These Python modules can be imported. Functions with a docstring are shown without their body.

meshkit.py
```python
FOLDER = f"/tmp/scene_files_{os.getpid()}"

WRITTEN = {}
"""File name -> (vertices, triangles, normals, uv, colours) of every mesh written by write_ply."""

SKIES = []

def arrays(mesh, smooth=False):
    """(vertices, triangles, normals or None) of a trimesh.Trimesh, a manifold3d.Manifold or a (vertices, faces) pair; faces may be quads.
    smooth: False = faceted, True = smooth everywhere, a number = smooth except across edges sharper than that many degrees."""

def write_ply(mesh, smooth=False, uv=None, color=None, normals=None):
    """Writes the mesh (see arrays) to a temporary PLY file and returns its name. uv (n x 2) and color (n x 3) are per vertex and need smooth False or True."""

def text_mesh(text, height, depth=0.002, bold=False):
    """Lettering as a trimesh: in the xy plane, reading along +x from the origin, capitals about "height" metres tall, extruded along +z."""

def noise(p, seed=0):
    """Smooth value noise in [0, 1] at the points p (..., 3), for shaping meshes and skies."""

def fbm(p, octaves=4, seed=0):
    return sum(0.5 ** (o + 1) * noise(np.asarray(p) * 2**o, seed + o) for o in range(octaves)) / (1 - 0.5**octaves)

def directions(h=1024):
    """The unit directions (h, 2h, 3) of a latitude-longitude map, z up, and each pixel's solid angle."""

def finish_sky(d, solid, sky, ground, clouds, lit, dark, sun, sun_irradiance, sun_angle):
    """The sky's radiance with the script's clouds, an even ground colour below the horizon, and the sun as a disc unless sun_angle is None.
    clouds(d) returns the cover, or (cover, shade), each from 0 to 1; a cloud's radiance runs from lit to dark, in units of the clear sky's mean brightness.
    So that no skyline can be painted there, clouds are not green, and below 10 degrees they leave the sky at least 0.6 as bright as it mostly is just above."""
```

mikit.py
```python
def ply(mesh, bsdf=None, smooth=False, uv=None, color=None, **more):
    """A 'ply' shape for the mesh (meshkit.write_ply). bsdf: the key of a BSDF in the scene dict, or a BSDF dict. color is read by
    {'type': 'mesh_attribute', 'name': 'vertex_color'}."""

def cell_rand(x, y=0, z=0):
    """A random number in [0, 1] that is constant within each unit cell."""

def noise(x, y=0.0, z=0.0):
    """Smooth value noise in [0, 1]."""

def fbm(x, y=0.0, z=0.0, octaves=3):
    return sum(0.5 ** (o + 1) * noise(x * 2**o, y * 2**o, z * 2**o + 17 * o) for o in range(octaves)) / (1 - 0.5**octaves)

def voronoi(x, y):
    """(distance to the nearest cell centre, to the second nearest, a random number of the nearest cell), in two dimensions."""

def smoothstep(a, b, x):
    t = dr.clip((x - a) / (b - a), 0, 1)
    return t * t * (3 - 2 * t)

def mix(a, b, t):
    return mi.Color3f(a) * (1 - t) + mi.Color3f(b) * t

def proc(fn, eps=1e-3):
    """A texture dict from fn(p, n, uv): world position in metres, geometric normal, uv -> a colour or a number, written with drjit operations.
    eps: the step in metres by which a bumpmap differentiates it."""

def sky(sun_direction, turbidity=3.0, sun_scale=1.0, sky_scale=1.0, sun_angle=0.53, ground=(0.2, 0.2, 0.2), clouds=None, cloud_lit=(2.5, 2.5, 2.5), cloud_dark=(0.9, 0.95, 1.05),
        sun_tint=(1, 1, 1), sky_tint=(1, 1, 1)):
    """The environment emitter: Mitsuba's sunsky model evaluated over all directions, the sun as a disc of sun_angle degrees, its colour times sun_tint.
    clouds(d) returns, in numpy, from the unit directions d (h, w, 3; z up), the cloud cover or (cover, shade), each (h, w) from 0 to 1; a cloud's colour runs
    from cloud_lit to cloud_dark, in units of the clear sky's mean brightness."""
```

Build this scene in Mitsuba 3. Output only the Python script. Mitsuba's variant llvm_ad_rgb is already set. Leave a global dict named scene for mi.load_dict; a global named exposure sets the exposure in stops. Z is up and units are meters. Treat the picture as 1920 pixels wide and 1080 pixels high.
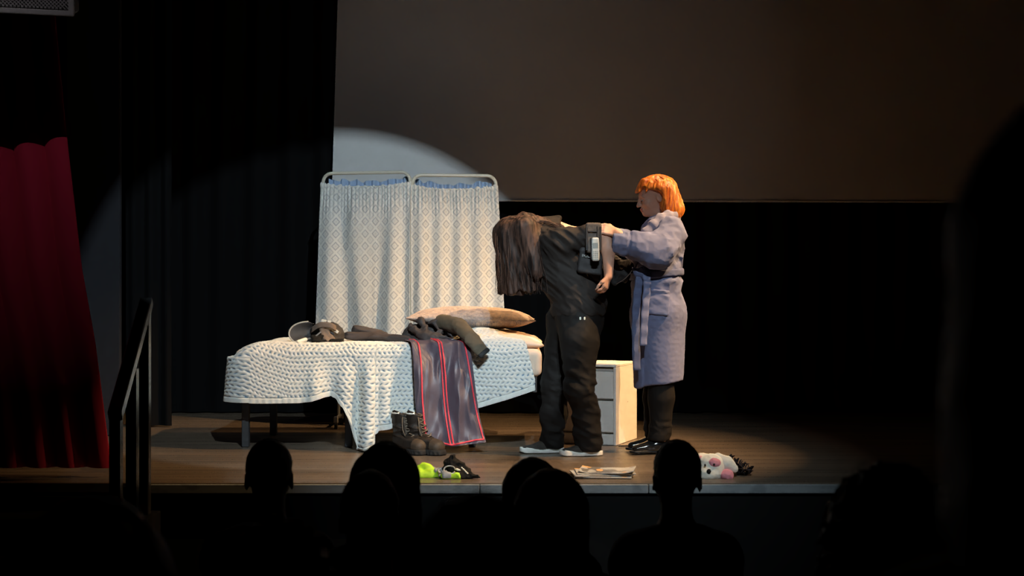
import math, random
import numpy as np, trimesh, manifold3d as m3
import mitsuba as mi, drjit as dr
import mikit, meshkit
from mikit import ply, proc, noise as tnoise, fbm as tfbm, smoothstep, mix

# ---------------------------------------------------------------- camera, lights, exposure
T = mi.ScalarTransform4f
FOC, CAM_Z = 2464.0, 1.0
exposure = 0.0
def rgb(*c): return {'type': 'rgb', 'value': [float(x) for x in c]}
def spot(o, t, col, power, cut, beam=None):
    return {'type': 'spot', 'to_world': T().look_at(origin=list(o), target=list(t), up=[0, 0, 1]), 'intensity': rgb(*[c*power for c in col]),
            'cutoff_angle': float(cut), 'beam_width': float(cut*0.95 if beam is None else beam)}
scene = {
    'type': 'scene',
    'camera': {'type': 'thinlens', 'fov': math.degrees(2*math.atan(960/FOC)), 'fov_axis': 'x', 'aperture_radius': 0.006, 'focus_distance': 8.0,
               'near_clip': 0.05, 'far_clip': 100.0, 'to_world': T().look_at(origin=[0, 0, CAM_Z], target=[0, 1, CAM_Z], up=[0, 0, 1])},
    # stage lanterns hung over the audience and at the right side of the stage
    'cool_spot': spot((0.5, 1.5, 4.6), (-1.48, 10.25, 0.1), (0.74, 0.91, 1.0), 108, 12.0, 11.3),
    'cool_fill_spot': spot((1.0, 1.5, 4.6), (0.35, 7.55, 0.15), (0.74, 0.91, 1.0), 66, 13.5, 7.0),
    'warm_spot': spot((3.5, 6.3, 5.0), (0.0, 8.1, 0.55), (1.0, 0.63, 0.30), 140, 18.5, 13.0),
    'warm_side_spot': spot((4.8, 8.7, 3.7), (0.32, 8.3, 0.65), (1.0, 0.56, 0.22), 76, 13.5, 8.0),
    'warm_top_spot': spot((1.3, 8.7, 5.9), (0.15, 8.15, 0.9), (1.0, 0.62, 0.32), 60, 15.0, 8.0),
    'house_left_spot': spot((-2.2, 2.0, 4.14), (-2.45, 7.0, 1.72), (1.0, 0.9, 0.9), 11.0, 11.0, 0.5),
    'screen_wash': spot((0.0, 1.2, 4.4), (-0.55, 10.25, 2.9), (0.96, 0.95, 0.94), 8.0, 17.5, 1.0),
}
labels, used = {}, {}

# ---------------------------------------------------------------- helpers
def P(px, py, d):
    return np.array([(px-960)*d/FOC, d, CAM_Z-(py-540)*d/FOC])
def key_for(name):
    n = used.get(name, 0); used[name] = n+1
    return name if n == 0 else '%s_%03d' % (name, n)
def add(name, mesh, mat, smooth=True, parent=None, uv=None, label=None, cat=None, group=None, kind=None, **more):
    k = key_for(name if parent is None else parent+'__'+name)
    scene[k] = mesh if isinstance(mesh, dict) else ply(mesh, mat, smooth=smooth, uv=uv, **more)
    info(k, label, cat, group, kind)
    return k
def info(k, label=None, cat=None, group=None, kind=None):
    d = {a: b for a, b in (('label', label), ('category', cat), ('group', group), ('kind', kind)) if b}
    if d: labels[k] = d
def thing(name, label, cat, group=None):
    k = key_for(name); info(k, label, cat, group); return k
def cat_mesh(*ms): return trimesh.util.concatenate([m for m in ms])
def rbox(size, b=0.004, at=(0, 0, 0), R=None):
    s = np.array(size)/2; pts = []
    b = min(b, s.min()*0.9)
    for sx in (-1, 1):
        for sy in (-1, 1):
            for sz in (-1, 1):
                c = np.array([sx, sy, sz])*s
                for k in range(3):
                    q = c-np.array([sx, sy, sz])*b; q[k] = c[k]; pts.append(q)
    m = trimesh.convex.convex_hull(np.array(pts))
    if R is not None: m.vertices = m.vertices @ np.asarray(R).T
    m.vertices = m.vertices + np.asarray(at); return m
def rotz(a): c, s = math.cos(a), math.sin(a); return np.array([[c, -s, 0], [s, c, 0], [0, 0, 1.0]])
def rotx(a): c, s = math.cos(a), math.sin(a); return np.array([[1, 0, 0], [0, c, -s], [0, s, c.real]])
def roty(a): c, s = math.cos(a), math.sin(a); return np.array([[c, 0, s], [0, 1, 0], [-s, 0, c]])
def crom(pts, n):
    p = np.asarray(pts, float); p = np.vstack([2*p[0]-p[1], p, 2*p[-1]-p[-2]])
    t = np.linspace(0, len(p)-3-1e-9, n); i = t.astype(int); f = (t-i)[:, None]
    a, b, c, d = p[i], p[i+1], p[i+2], p[i+3]
    return 0.5*(2*b+(c-a)*f+(2*a-5*b+4*c-d)*f**2+(3*b-a-3*c+d)*f**3)
def tube(path, r, sides=8, flat=None):
    p = np.asarray(path, float); n = len(p); r = np.broadcast_to(r, (n,))
    t = np.gradient(p, axis=0); t /= np.linalg.norm(t, axis=1, keepdims=True)+1e-12
    a = np.zeros_like(p); u = np.array([0, 0, 1.0]) if abs(t[0, 2]) < 0.9 else np.array([1.0, 0, 0])
    for i in range(n):
        u = u-t[i]*(u@t[i]); u /= np.linalg.norm(u)+1e-12; a[i] = u
    b = np.cross(t, a); ang = np.arange(sides)*2*np.pi/sides
    v = p[:, None]+r[:, None, None]*(np.cos(ang)[None, :, None]*a[:, None]+np.sin(ang)[None, :, None]*b[:, None])
    v = v.reshape(-1, 3); f = []
    i, j = np.meshgrid(np.arange(n-1), np.arange(sides), indexing='ij'); j2 = (j+1) % sides
    q = np.stack([i*sides+j, i*sides+j2, (i+1)*sides+j2, (i+1)*sides+j], -1).reshape(-1, 4)
    f = np.vstack([q[:, [0, 1, 2]], q[:, [0, 2, 3]]])
    c0, c1 = len(v), len(v)+1; v = np.vstack([v, p[0], p[-1]]); k = np.arange(sides); k2 = (k+1) % sides
    f = np.vstack([f, np.stack([np.full(sides, c0), k2, k], 1), np.stack([np.full(sides, c1), (n-1)*sides+k, (n-1)*sides+k2], 1)])
    return trimesh.Trimesh(v, f, process=False)
def sheet(pts, th, uv=None):
    """A cloth of thickness th over the grid pts (nu, nv, 3): a closed mesh, and its uv."""
    pts = np.asarray(pts, float); nu, nv = pts.shape[:2]
    n = np.cross(np.gradient(pts, axis=0), np.gradient(pts, axis=1)); n /= np.linalg.norm(n, axis=2, keepdims=True)+1e-12
    v = np.vstack([(pts+n*th/2).reshape(-1, 3), (pts-n*th/2).reshape(-1, 3)]); N = nu*nv
    i, j = np.meshgrid(np.arange(nu-1), np.arange(nv-1), indexing='ij')
    q = np.stack([i*nv+j, (i+1)*nv+j, (i+1)*nv+j+1, i*nv+j+1], -1).reshape(-1, 4)
    fs = [q, q[:, ::-1]+N]
    idx = np.arange(N).reshape(nu, nv)
    loop = np.concatenate([idx[:, 0], idx[-1, 1:], idx[-2::-1, -1], idx[0, -2:0:-1]])
    l2 = np.roll(loop, -1); fs.append(np.stack([l2, loop, loop+N, l2+N], 1))
    q = np.vstack(fs); f = np.vstack([q[:, [0, 1, 2]], q[:, [0, 2, 3]]])
    m = trimesh.Trimesh(v, f, process=False)
    if uv is None: return m
    u = np.asarray(uv).reshape(-1, 2); return m, np.vstack([u, u])
def ribbon(path, wdir, width, th=0.006):
    p = np.asarray(path, float); wdir = np.broadcast_to(wdir, p.shape); s = np.linspace(-0.5, 0.5, 5)
    return sheet(p[:, None]+wdir[:, None]*(s[None, :, None]*np.broadcast_to(width, (len(p),))[:, None, None]), th)
def drop_front(px, py, f, d0=6.7, d1=7.2):
    """The first point where the ray of the pixel meets the surface f."""
    ds = np.linspace(d0, d1, 600); q = np.array([P(px, py, d) for d in ds]); v = f(q); i = np.argmax(v < 0) if (v < 0).any() else 300
    return q[i]
def smoothnp(a, b, x): t = np.clip((x-a)/(b-a), 0, 1); return t*t*(3-2*t)
# --- implicit surfaces
def cap(p, a, b, ra, rb, squash=None):
    a, b = np.asarray(a, float), np.asarray(b, float)
    if squash is not None:
        w, s = np.asarray(squash[0], float), squash[1]; w = w/np.linalg.norm(w)
        M = np.eye(3)+(s-1)*np.outer(w, w); p, a, b = p @ M, a @ M, b @ M
    ab = b-a; t = np.clip(((p-a) @ ab)/(ab @ ab+1e-12), 0, 1)
    return np.linalg.norm(p-a-t[:, None]*ab, axis=1)-(ra+(rb-ra)*t)
def ell(p, c, r, R=None):
    q = p-np.asarray(c); r = np.asarray(r, float)
    if R is not None: q = q @ np.asarray(R)
    k0 = np.linalg.norm(q/r, axis=1); k1 = np.linalg.norm(q/r**2, axis=1)
    return k0*(k0-1)/(k1+1e-9)
def boxd(p, c, half, R=None, rnd=0.0):
    q = p-np.asarray(c)
    if R is not None: q = q @ np.asarray(R)
    q = np.abs(q)-np.asarray(half)+rnd
    return np.linalg.norm(np.maximum(q, 0), axis=1)+np.minimum(q.max(1), 0)-rnd
def smin(a, b, k):
    h = np.clip(0.5+0.5*(b-a)/k, 0, 1); return b+(a-b)*h-k*h*(1-h)
def smax(a, b, k): return -smin(-a, -b, k)
def limbs(p, L, k=0.03):
    d = None
    for l in L:
        x = cap(p, *l[:4], squash=l[4] if len(l) > 4 else None)
        d = x if d is None else smin(d, x, k)
    return d
def plane(p, o, n): n = np.asarray(n, float); return (p-np.asarray(o)) @ (n/np.linalg.norm(n))
def ridge(p, f, seed=0): return 1-np.abs(2*meshkit.noise(p*np.asarray(f), seed)-1)*1.6
def wrinkle(p, scale, amp, seed=0, stretch=(1, 1, 1)):
    q = p*scale*np.asarray(stretch); q = q+0.6*meshkit.noise(q*0.7+9.1, seed+5)[:, None]
    return amp*(0.65*ridge(q, 1, seed)+0.35*ridge(q, 2.1, seed+1)-0.4)
def mesh_sdf(f, lo, hi, h, it=0):
    lo, hi = np.asarray(lo, float), np.asarray(hi, float); B = 8
    nb = np.maximum(np.ceil((hi-lo)/h/B).astype(int)+1, 1); n = nb*B
    g = np.stack(np.meshgrid(*[np.arange(k) for k in nb], indexing='ij'), -1).reshape(-1, 3)
    dc = f(lo+(g*B+(B-1)/2)*h); near = np.abs(dc) < B*h*0.87*1.5+0.03
    val = np.repeat(np.sign(dc)[:, None], B**3, 1).astype(float)
    loc = np.stack(np.meshgrid(*[np.arange(B)]*3, indexing='ij'), -1).reshape(-1, 3)
    ids = np.nonzero(near)[0]
    for c in np.array_split(ids, max(1, len(ids)//800)):
        if len(c): val[c] = f((lo+(g[c][:, None]*B+loc[None])*h).reshape(-1, 3)).reshape(len(c), -1)
    v = val.reshape(nb[0], nb[1], nb[2], B, B, B).transpose(0, 3, 1, 4, 2, 5).reshape(n)
    s = v < 0
    C = [(a, b, c) for a in (0, 1) for b in (0, 1) for c in (0, 1)]
    sl = lambda A, c: A[c[0]:n[0]-1+c[0], c[1]:n[1]-1+c[1], c[2]:n[2]-1+c[2]]
    cnt = sum(sl(s, c).astype(np.int8) for c in C); mixed = (cnt > 0) & (cnt < 8)
    idx = np.full(mixed.shape, -1); cell = np.argwhere(mixed); idx[mixed] = np.arange(len(cell))
    acc, num = np.zeros((len(cell), 3)), np.zeros(len(cell))
    for ax in range(3):
        e = np.eye(3, dtype=int)[ax]
        for c in C:
            if c[ax]: continue
            a0 = cell+np.array(c); v0, v1 = v[tuple(a0.T)], v[tuple((a0+e).T)]
            m = (v0 < 0) != (v1 < 0); t = np.where(m, v0/np.where(m, v0-v1, 1), 0)
            acc += np.where(m[:, None], a0+t[:, None]*e, 0); num += m
    vert = lo+acc/num[:, None]*h; faces = []
    for ax in range(3):
        b, c = (ax+1) % 3, (ax+2) % 3
        sA = [slice(1, k-1) for k in n]; sA[ax] = slice(0, n[ax]-1); sB = list(sA); sB[ax] = slice(1, n[ax])
        s0, s1 = s[tuple(sA)], s[tuple(sB)]
        w = np.argwhere(s0 != s1)+np.array([0 if k == ax else 1 for k in range(3)])
        if not len(w): continue
        eb, ec = np.eye(3, dtype=int)[b], np.eye(3, dtype=int)[c]
        q = np.stack([idx[tuple(x.T)] for x in (w-eb-ec, w-ec, w, w-eb)], 1)
        flip = ~s[tuple(w.T)]; q[flip] = q[flip][:, ::-1]; faces.append(q)
    q = np.vstack(faces); q = q[(q >= 0).all(1)]
    m = trimesh.Trimesh(vert, np.vstack([q[:, [0, 1, 2]], q[:, [0, 2, 3]]]), process=False)
    if it: trimesh.smoothing.filter_taubin(m, iterations=it)
    return m

# ---------------------------------------------------------------- materials
def pr(col, rough=0.6, **k):
    c = rgb(*col) if isinstance(col, (tuple, list)) else col
    return {'type': 'principled', 'base_color': c, 'roughness': float(rough), **{a: float(b) for a, b in k.items()}}
def mat(name, *a, **k): scene[name] = {'type': 'twosided', 'b': pr(*a, **k)}; return name
def bumped(name, base, fn, scale=1.0, eps=1e-3):
    scene[name] = {'type': 'twosided', 'b': {'type': 'bumpmap', 'tex': proc(fn, eps=eps), 'scale': float(scale), 'b': base}}; return name
def floor_col(p, n, uv):
    t = tfbm(p.x*1.2, p.y*14.0, 0.0, octaves=4); s = tnoise(p.x*0.9+7, p.y*1.1)
    c = mix((0.055, 0.041, 0.030), (0.150, 0.112, 0.080), t*0.75+s*0.3)
    speck = smoothstep(0.93, 0.96, tnoise(p.x*34, p.y*60))
    seam = dr.abs(p.y*5.6-dr.round(p.y*5.6))
    c = mix(c, (0.16, 0.14, 0.11), speck*0.55)
    return mix((0.012, 0.01, 0.009), c, smoothstep(0.0, 0.03, seam))
def floor_rough(p, n, uv): return 0.20+0.24*tfbm(p.x*2.0, p.y*9.0, 3.0)
scene['stage_floor_mat'] = {'type': 'twosided', 'b': {'type': 'principled', 'base_color': proc(floor_col), 'roughness': proc(floor_rough), 'specular': 0.55}}
mat('black_paint', (0.006, 0.006, 0.006), 0.9, specular=0.05)
mat('hall_black', (0.008, 0.008, 0.008), 0.9, specular=0.05)
mat('drape_black', (0.006, 0.006, 0.0065), 0.95, specular=0.05)
mat('flat_grey', (0.022, 0.022, 0.026), 0.9, specular=0.1)
def screen_col(p, n, uv): return mix((0.58, 0.57, 0.56), (0.62, 0.61, 0.60), tfbm(p.x*2, p.z*2, 0.0))
scene['screen_white'] = {'type': 'twosided', 'b': {'type': 'principled', 'base_color': proc(screen_col), 'roughness': 0.9}}
def fascia_col(p, n, uv):
    t = tfbm(p.x*5, p.z*30, 1.0); s = smoothstep(0.55, 0.75, tfbm(p.x*11, p.z*22, 5.0))
    return mix(mix((0.16, 0.175, 0.185), (0.26, 0.275, 0.28), t), (0.09, 0.10, 0.11), s*0.5)
scene['fascia_mat'] = {'type': 'twosided', 'b': {'type': 'principled', 'base_color': proc(fascia_col), 'roughness': 0.6}}
mat('velvet_red', (0.36, 0.008, 0.042), 0.9, sheen=0.6)
mat('tube_cream', (0.62, 0.58, 0.47), 0.35)
mat('castor_steel', (0.55, 0.55, 0.55), 0.3, metallic=0.9)
mat('rubber_black', (0.012, 0.012, 0.012), 0.5)
def diamond(p, n, uv):
    a, b = uv.x/0.080, uv.y/0.088
    def lat(o):
        x = dr.abs(a+o-dr.round(a+o)); y = dr.abs(b+o-dr.round(b+o)); return x+y
    d0, d1 = lat(0.0), lat(0.5)
    row = dr.round(b); big = tnoise(row*7.3, 3.0)
    def motif(d, w):
        ring = smoothstep(0.235, 0.26, d)*(1-smoothstep(0.37, 0.40, d)); dot = 1-smoothstep(0.05, 0.09, d)
        fill = (1-smoothstep(0.37, 0.40, d))*0.16
        return dr.minimum(ring*w+dot*0.5*w+fill, 1)
    t = dr.maximum(motif(d0, 0.60), motif(d1, 0.34))
    t = t*smoothstep(0.035, 0.06, uv.y-0.05)
    return mix((0.72, 0.715, 0.67), (0.36, 0.38, 0.40), t)
scene['curtain_print'] = {'type': 'twosided', 'b': {'type': 'principled', 'base_color': proc(diamond), 'roughness': 0.85}}
mat('cloth_blue', (0.36, 0.46, 0.62), 0.85)
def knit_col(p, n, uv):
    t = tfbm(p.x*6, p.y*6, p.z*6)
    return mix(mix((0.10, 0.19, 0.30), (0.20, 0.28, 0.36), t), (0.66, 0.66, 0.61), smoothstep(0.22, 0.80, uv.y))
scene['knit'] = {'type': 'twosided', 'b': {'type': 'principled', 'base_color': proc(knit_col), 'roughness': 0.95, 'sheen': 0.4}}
mat('sheet_cream', (0.74, 0.57, 0.43), 0.85)
mat('bed_frame', (0.035, 0.035, 0.037), 0.5)
def paisley(p, n, uv):
    a, b, c = mikit.voronoi(p.x*70, p.y*60+p.z*90)
    t = smoothstep(0.25, 0.45, dr.abs(a-0.35)*2.2); q = tfbm(p.x*60, p.y*60, p.z*60)
    return mix(mix((0.24, 0.18, 0.15), (0.52, 0.40, 0.33), q), mix((0.10, 0.12, 0.18), (0.62, 0.50, 0.40), c), t*0.75)
scene['paisley'] = {'type': 'twosided', 'b': {'type': 'principled', 'base_color': proc(paisley), 'roughness': 0.8}}
mat('satin_grey', (0.092, 0.072, 0.092), 0.46, specular=0.5)
mat('piping_red', (0.75, 0.06, 0.08), 0.5)
mat('jacket_cloth', (0.060, 0.048, 0.045), 0.65, specular=0.4)
mat('sleeve_cloth', (0.10, 0.078, 0.050), 0.8, sheen=0.3)
mat('cuff_black', (0.01, 0.01, 0.01), 0.7)
mat('cap_black', (0.028, 0.026, 0.027), 0.6)
mat('cap_band', (0.15, 0.11, 0.085), 0.7)
mat('white_plastic', (0.78, 0.76, 0.68), 0.4)
mat('edge_grey', (0.42, 0.41, 0.38), 0.6)
mat('chest_white', (0.78, 0.75, 0.70), 0.45)
mat('lime', (0.42, 0.75, 0.03), 0.7)
mat('tape_grey', (0.33, 0.34, 0.35), 0.45)
mat('black_cloth', (0.008, 0.008, 0.008), 0.8, specular=0.2)
mat('ring_metal', (0.45, 0.46, 0.46), 0.35, metallic=0.7)
mat('boot_leather', (0.017, 0.012, 0.009), 0.6, specular=0.3)
mat('boot_toe', (0.055, 0.038, 0.025), 0.6, specular=0.3)
mat('boot_sole', (0.025, 0.022, 0.020), 0.8, specular=0.2)
mat('lace', (0.14, 0.11, 0.08), 0.8)
mat('paper', (0.42, 0.41, 0.39), 0.5)
mat('plush_white', (0.70, 0.67, 0.58), 0.95, sheen=0.5)
mat('plush_pink', (0.62, 0.24, 0.28), 0.95, sheen=0.5)
mat('plush_dark', (0.02, 0.013, 0.014), 0.9)
mat('skin', (0.66, 0.36, 0.25), 0.5)
mat('skin_light', (0.64, 0.37, 0.27), 0.5)
mat('brow', (0.20, 0.085, 0.045), 0.8)
mat('lash', (0.05, 0.02, 0.015), 0.7)
mat('shirt_black', (0.022, 0.0175, 0.0155), 0.75, specular=0.2)
mat('trousers_black', (0.012, 0.010, 0.009), 0.75, specular=0.2)
mat('vest_brown', (0.075, 0.055, 0.043), 0.75)
mat('vest_dark', (0.018, 0.015, 0.015), 0.75)
mat('letter_grey', (0.25, 0.24, 0.23), 0.6)
mat('phone_silver', (0.40, 0.39, 0.36), 0.35)
mat('phone_screen', (0.20, 0.22, 0.22), 0.2)
mat('phone_key', (0.28, 0.27, 0.24), 0.4)
mat('shoe_knit', (0.045, 0.038, 0.032), 0.85)
mat('sole_white', (0.80, 0.78, 0.72), 0.5)
def brown_hair(p, n, uv):
    t = tfbm(p.x*70, p.y*70, p.z*7.0, octaves=3)
    return mix((0.010, 0.006, 0.005), (0.095, 0.050, 0.035), smoothstep(0.25, 0.8, t))
scene['hair_brown'] = {'type': 'twosided', 'b': {'type': 'principled', 'base_color': proc(brown_hair), 'roughness': 0.6, 'specular': 0.3}}
def ginger(p, n, uv):
    t = tfbm(p.x*90, p.y*90, p.z*9.0, octaves=3)
    return mix((0.36, 0.07, 0.008), (0.80, 0.28, 0.045), smoothstep(0.25, 0.8, t))
scene['hair_ginger'] = {'type': 'twosided', 'b': {'type': 'principled', 'base_color': proc(ginger), 'roughness': 0.45}}
mat('robe_plush', (0.185, 0.205, 0.335), 0.95, sheen=0.25, specular=0.1)
mat('robe_collar', (0.27, 0.27, 0.38), 0.95, sheen=0.3, specular=0.1)
mat('robe_dark', (0.125, 0.145, 0.25), 0.95, sheen=0.25, specular=0.1)
mat('boot_patent', (0.012, 0.012, 0.012), 0.16, specular=0.8)
mat('eye_white', (0.6, 0.58, 0.55), 0.3)
mat('lip', (0.45, 0.16, 0.14), 0.5)
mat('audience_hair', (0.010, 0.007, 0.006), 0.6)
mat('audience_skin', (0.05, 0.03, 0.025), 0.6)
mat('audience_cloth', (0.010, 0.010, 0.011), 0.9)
mat('rail_black', (0.02, 0.02, 0.02), 0.25)
mat('speaker_grille', (0.30, 0.30, 0.31), 0.5)
mat('speaker_box', (0.03, 0.03, 0.03), 0.5)
# ---------------------------------------------------------------- the setting
EDGE, BACK = 6.75, 10.5
fl = rbox((16, 5.6, 0.05), 0.003, (0, EDGE+2.8, -0.026))
add('floor', fl, 'stage_floor_mat', False, kind='structure', label='dark brown glossy wooden stage floor')
x0 = -1.98
xs = [x0, -0.165, 0.70, 0.925, 1.85, 2.9, 6.0]
fk = thing('trim_1', 'worn grey edge strip along the front of the stage', None); labels[fk]['kind'] = 'structure'
for a, b in zip(xs[:-1], xs[1:]):
    add('strip', rbox((b-a-0.004, 0.02, 0.046), 0.003, ((a+b)/2, EDGE-0.011, -0.03)), 'fascia_mat', False, fk)
add('wall_stage_front', rbox((16, 0.04, 0.70), 0.003, (0, EDGE+0.02, -0.42)), 'hall_black', False, kind='structure', label='black riser below the stage edge')
add('floor_hall', rbox((16, 4.6, 0.06), 0.003, (0, 4.5, -0.81)), 'hall_black', False, kind='structure', label='dark floor of the hall before the stage')
for i, (y0_, y1_, z_) in enumerate(((-1.2, 1.5, -0.12), (1.5, 2.995, -0.62))):
    add('floor_tier', rbox((16, y1_-y0_, 0.9), 0.003, (0, (y0_+y1_)/2, z_-0.45)), 'hall_black', False, kind='structure', label='dark raised tier of the auditorium')
# benches under the audience belong to the hall
for i, (y_, z_) in enumerate(((4.6, -0.78), (3.9, -0.78), (3.2, -0.78), (2.5, -0.62), (1.75, -0.62), (0.86, -0.12))):
    add('trim_bench', rbox((9, 0.36, 0.44), 0.01, (0, y_-0.02, z_+0.22)), 'hall_black', False, kind='structure', label='dark bench row of the auditorium')
# back drape: folded black cloth across the whole stage
def drape(x0, x1, y, z0, z1, period, amp, seed, nz=24, lean=0.0):
    nu = int((x1-x0)/period*10); u = np.linspace(x0, x1, nu); w = np.linspace(z0, z1, nz); U, W = np.meshgrid(u, w, indexing='ij')
    ph = U/period*2*np.pi+2.2*meshkit.noise(np.stack([U*1.3, W*0.12, U*0], -1), seed)*2
    a = amp*(0.55+0.9*meshkit.noise(np.stack([U*2.1, W*0.3, U*0+5], -1), seed+1))
    Y = y+a*np.sin(ph)+0.03*(meshkit.noise(np.stack([U*2.5, W*4.5, U*0], -1), seed+3)-0.5)
    return sheet(np.stack([U+lean*(W-z0), Y, W], -1), 0.006)
dk = add('back_drape', drape(-7.2, 7.2, BACK, 0.01, 6.2, 0.26, 0.035, 3), 'drape_black', label='full width black cloth drape hanging in folds behind the stage', cat='stage drape')
add('wing_drape', drape(-2.78, -2.45, 9.45, 0.01, 6.0, 0.11, 0.03, 8), 'drape_black', label='narrow black wing drape with ripples hanging beyond the handrail', cat='stage drape')
add('masking_flat', rbox((0.36, 0.05, 5.4), 0.004, (-2.83, 8.9, 2.702)), 'flat_grey', False, label='dim dark grey upright flat between red curtain and black wing drape', cat='stage flat')
add('wall_left', rbox((0.1, 12, 7.0), 0.004, (-7.6, 4.8, 2.6)), 'black_paint', False, kind='structure', label='black side wall')
add('wall_right', rbox((0.1, 12, 7.0), 0.004, (7.6, 4.8, 2.6)), 'black_paint', False, kind='structure', label='black side wall')
add('wall_back', rbox((15.4, 0.1, 7.0), 0.004, (0, 10.9, 2.6)), 'black_paint', False, kind='structure', label='black wall behind the drapes')
add('ceiling', rbox((15.4, 12, 0.1), 0.004, (0, 4.8, 6.4)), 'black_paint', False, kind='structure', label='black ceiling above the stage')
# projection screen
sd = 10.25
bl, br_ = P(622, 374, sd), P(2300, 379, sd); tl = P(641, -260, sd); tr = P(2300, -260, sd)
g = np.linspace(0, 1, 40)[:, None, None]; h = np.linspace(0, 1, 20)[None, :, None]
grid = (bl*(1-g)+br_*g)*(1-h)+(tl*(1-g)+tr*g)*h
sk = thing('projection_screen', 'big blank grey white projection screen hanging above the stage', 'projection screen')
add('fabric', sheet(grid, 0.008), 'screen_white', True, sk)
add('hem_bar', tube([bl+[0, -0.012, -0.004], br_+[0, -0.012, -0.004]], 0.009, 8), 'screen_white', True, sk)
# red house curtain, its upper part in the shadow of the loudspeaker
zz = np.linspace(-0.75, 4.2, 100); ex = np.interp(zz, [-0.75, 0.1, 0.72, 1.11, 1.77, 2.45, 4.2], [-2.05, -2.12, -2.20, -2.27, -2.345, -2.41, -2.43])
s = np.linspace(0, 1.55, 240); S, Z = np.meshgrid(s, zz, indexing='ij')
ph = S/0.165*2*np.pi+0.9*meshkit.noise(np.stack([S*3, Z*0.25, S*0], -1), 4)
sharp = np.abs(np.sin(ph/2+0.35))**0.8
Y = 6.99-0.06*sharp-0.03*np.exp(-S/0.05)+0.01*meshkit.noise(np.stack([S*5, Z*1.2, S*0], -1), 9)
X = np.interp(Z, zz, ex)-S*(1+0.02*(Z-1))
keep = zz >= 0.012
add('red_curtain', sheet(np.stack([X, Y, Z], -1)[:, keep], 0.008), 'velvet_red', label='deep red velvet house curtain in thick folds at the left of the stage', cat='curtain')
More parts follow.
